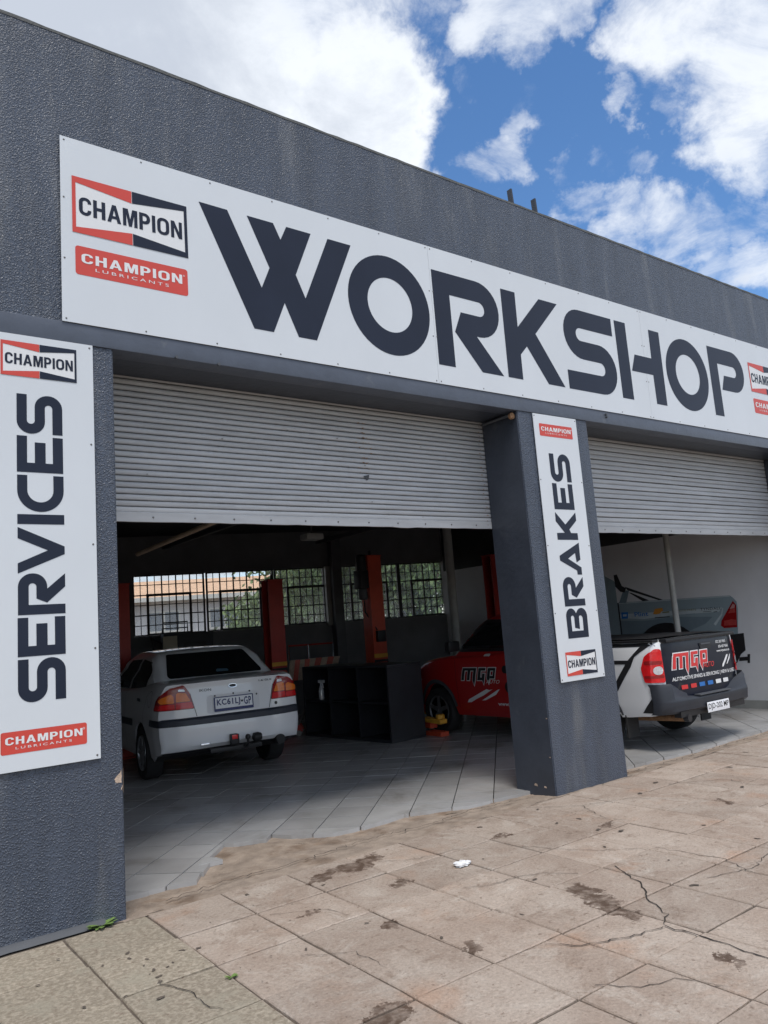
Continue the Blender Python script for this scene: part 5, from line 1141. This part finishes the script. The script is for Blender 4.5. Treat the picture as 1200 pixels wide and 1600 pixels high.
# ---------------------------------------------------------------- litter and weeds
r = random.Random(11); bm = bmesh.new(); bmesh.ops.create_icosphere(bm, subdivisions=3, radius=.06)
for v in bm.verts:
    k = .55+.45*abs(math.sin(v.co.x*70+r.random()*1.2)*math.cos(v.co.y*60+r.random())); v.co = Vector((v.co.x*1.25*k, v.co.y*.8*k, max(v.co.z, -.02)*.42*k))
zmin = min(v.co.z for v in bm.verts)
for v in bm.verts: v.co.z -= zmin
o = from_bm('crumpled_paper', bm, M['paper'], None, False, loc=(3.29, -.78, .002)); tag(o, 'small crumpled white paper lying on the paving', 'litter')
def weed(x, y, s, n, label, seed):
    r = random.Random(seed); v, f = [], []
    for k in range(n):
        a = r.uniform(0, 6.28); ln = s*r.uniform(.5, 1.1); up = r.uniform(.1, .6); wd = ln*.2; d = Vector((math.cos(a), math.sin(a)*.6-.25, 0)).normalized(); n_ = Vector((-d.y, d.x, 0)); b = len(v)
        for t in (0, .35, .7, 1):
            c = Vector((x, y, .002))+d*ln*t+Vector((0, 0, up*ln*t*(1-.45*t))); h_ = wd*math.sin(math.pi*min(.98, t*.9+.08)); v += [c-n_*h_, c+n_*h_]
        f += [(b+2*i, b+2*i+1, b+2*i+3, b+2*i+2) for i in range(3)]
    o = mesh('weed', v, f, M['weed'], None, True); tag(o, label, 'weed'); return o
weed(1.33, -.02, .085, 42, 'green weed tuft growing at the foot of the dark wall', 1)
weed(1.56, -1.16, .03, 16, 'tiny green weed sprouting from a paving joint', 2)

# ---------------------------------------------------------------- behind the building
def tree(name, x, y, hgt, rad, label, m_, seed, nleaf=5200, zlow=.25):
    r = random.Random(seed); root = empty(name, (x, y, -.16)); tag(root, label, 'tree', None)
    segs = []; v, f = [], []
    def limb(p, d, ln, r0, depth):
        q = p+d*ln; r1 = r0*.6; b = len(v); n = 7; qq = d.to_track_quat('Z', 'X')
        for c, rr in ((p, r0), (q, r1)):
            for k in range(n): a = 2*math.pi*k/n; v.append(c+qq @ Vector((math.cos(a)*rr, math.sin(a)*rr, 0)))
        for k in range(n): f.append((b+k, b+(k+1) % n, b+n+(k+1) % n, b+n+k))
        segs.append((p, q, depth))
        if depth < 3:
            for _ in range(3 if depth else 5):
                nd = (d*.6+Vector((r.gauss(0, .6), r.gauss(0, .6), r.uniform(.0, .6)))).normalized(); limb(p+d*ln*r.uniform(.55, 1), nd, ln*r.uniform(.55, .8), r1*.8, depth+1)
    limb(Vector((0, 0, 0)), Vector((r.gauss(0, .05), r.gauss(0, .05), 1)).normalized(), hgt*.38, hgt*.035, 0)
    mesh('trunk', v, f, M['bark'], root, True)
    lv, lf = [], []; tips = [s for s in segs if s[2] >= 1]
    cl = [Vector((r.gauss(0, rad*.5), r.gauss(0, rad*.5), hgt*(zlow+(1-zlow)*r.random()))) for _ in range(46)]+[t[1] for t in tips]
    for k in range(nleaf):
        c = cl[r.randrange(len(cl))]; p = c+Vector((r.gauss(0, rad*.16), r.gauss(0, rad*.16), r.gauss(0, rad*.15)))
        if p.z < .3: continue
        s = r.uniform(.05, .11); a = Vector((r.gauss(0, 1), r.gauss(0, 1), r.gauss(0, 1))).normalized(); t1 = a.orthogonal().normalized(); t2 = a.cross(t1); b = len(lv)
        lv.extend([p-t1*s*1.6, p-t2*s*.6, p+t1*s*1.6, p+t2*s*.6]); lf.append((b, b+1, b+2, b+3))
    mesh('crown', lv, lf, m_, root)
def at_depth(px, dist):
    d = pray(px, 985); d.z = 0; d.normalize(); return CAM.x+d.x*dist, CAM.y+d.y*dist
for px, dist, hg, rd, lab, mm, sd in ((470, 24, 5.2, 2.3, 'bright green leafy tree seen through the middle rear window', 'leafb', 1), (560, 21.5, 5.0, 2.2, 'dense green tree outside the rear window by the dark column', 'leafa', 2), (668, 22, 5.5, 2.4, 'dark green tree outside the rear window nearest the white wall', 'leafa', 3), (403, 27, 2.9, 1.1, 'low green shrub in front of the orange-roofed house', 'leafb', 4)):
    x, y = at_depth(px, dist); tree('garden_tree', x, y, hg, rd, lab, M[mm], sd, 6500, .12 if px != 403 else .05)
hx, hy = at_depth(300, 38); hs = empty('house', (hx, hy, -.16), R(-20)); tag(hs, 'low grey house with orange tiled roof seen through the left rear windows', 'house')
box('wall', -9, 7, 0, 6, 0, 3.80, M['housew'], hs); box('wall_band', -9.02, 7.02, -.05, -.001, 1.55, 1.80, M['housel'], hs); box('wall_band', -9.02, 7.02, -.05, -.001, .55, .85, M['housel'], hs)
rv = [(-9.6, -.7, 3.78), (7.6, -.7, 3.78), (7.6, 6.7, 3.78), (-9.6, 6.7, 3.78), (-8, 3, 4.85), (6, 3, 4.85)]; rf = mesh('roof', rv, [(0, 1, 5, 4), (1, 2, 5), (2, 3, 4, 5), (3, 0, 4), (3, 2, 1, 0)], M['roof'], hs)
box('fascia', -9.6, 7.6, -.74, -.702, 3.62, 3.82, M['housel'], rf)
for x in (-7.5, -4.8, -2.0, .8, 3.6):
    wn = box('window', x, x+1.5, -.06, -.02, 2.2, 3.2, M['housel'], hs); box('pane', x+.08, x+.7, -.07, -.061, 2.28, 3.12, M['hwin'], wn); box('pane', x+.8, x+1.42, -.07, -.061, 2.28, 3.12, M['hwin'], wn)
x0, y0 = at_depth(330, 30)
yw = empty('yard_wall', (x0, y0, -.16), R(-18)); tag(yw, 'low plastered yard wall below the orange-roofed house', 'wall'); box('wall', -9, 12, 0, .22, 0, 1.45, M['housel'], yw); box('coping', -9, 12, -.03, .25, 1.451, 1.52, M['conc'], yw)
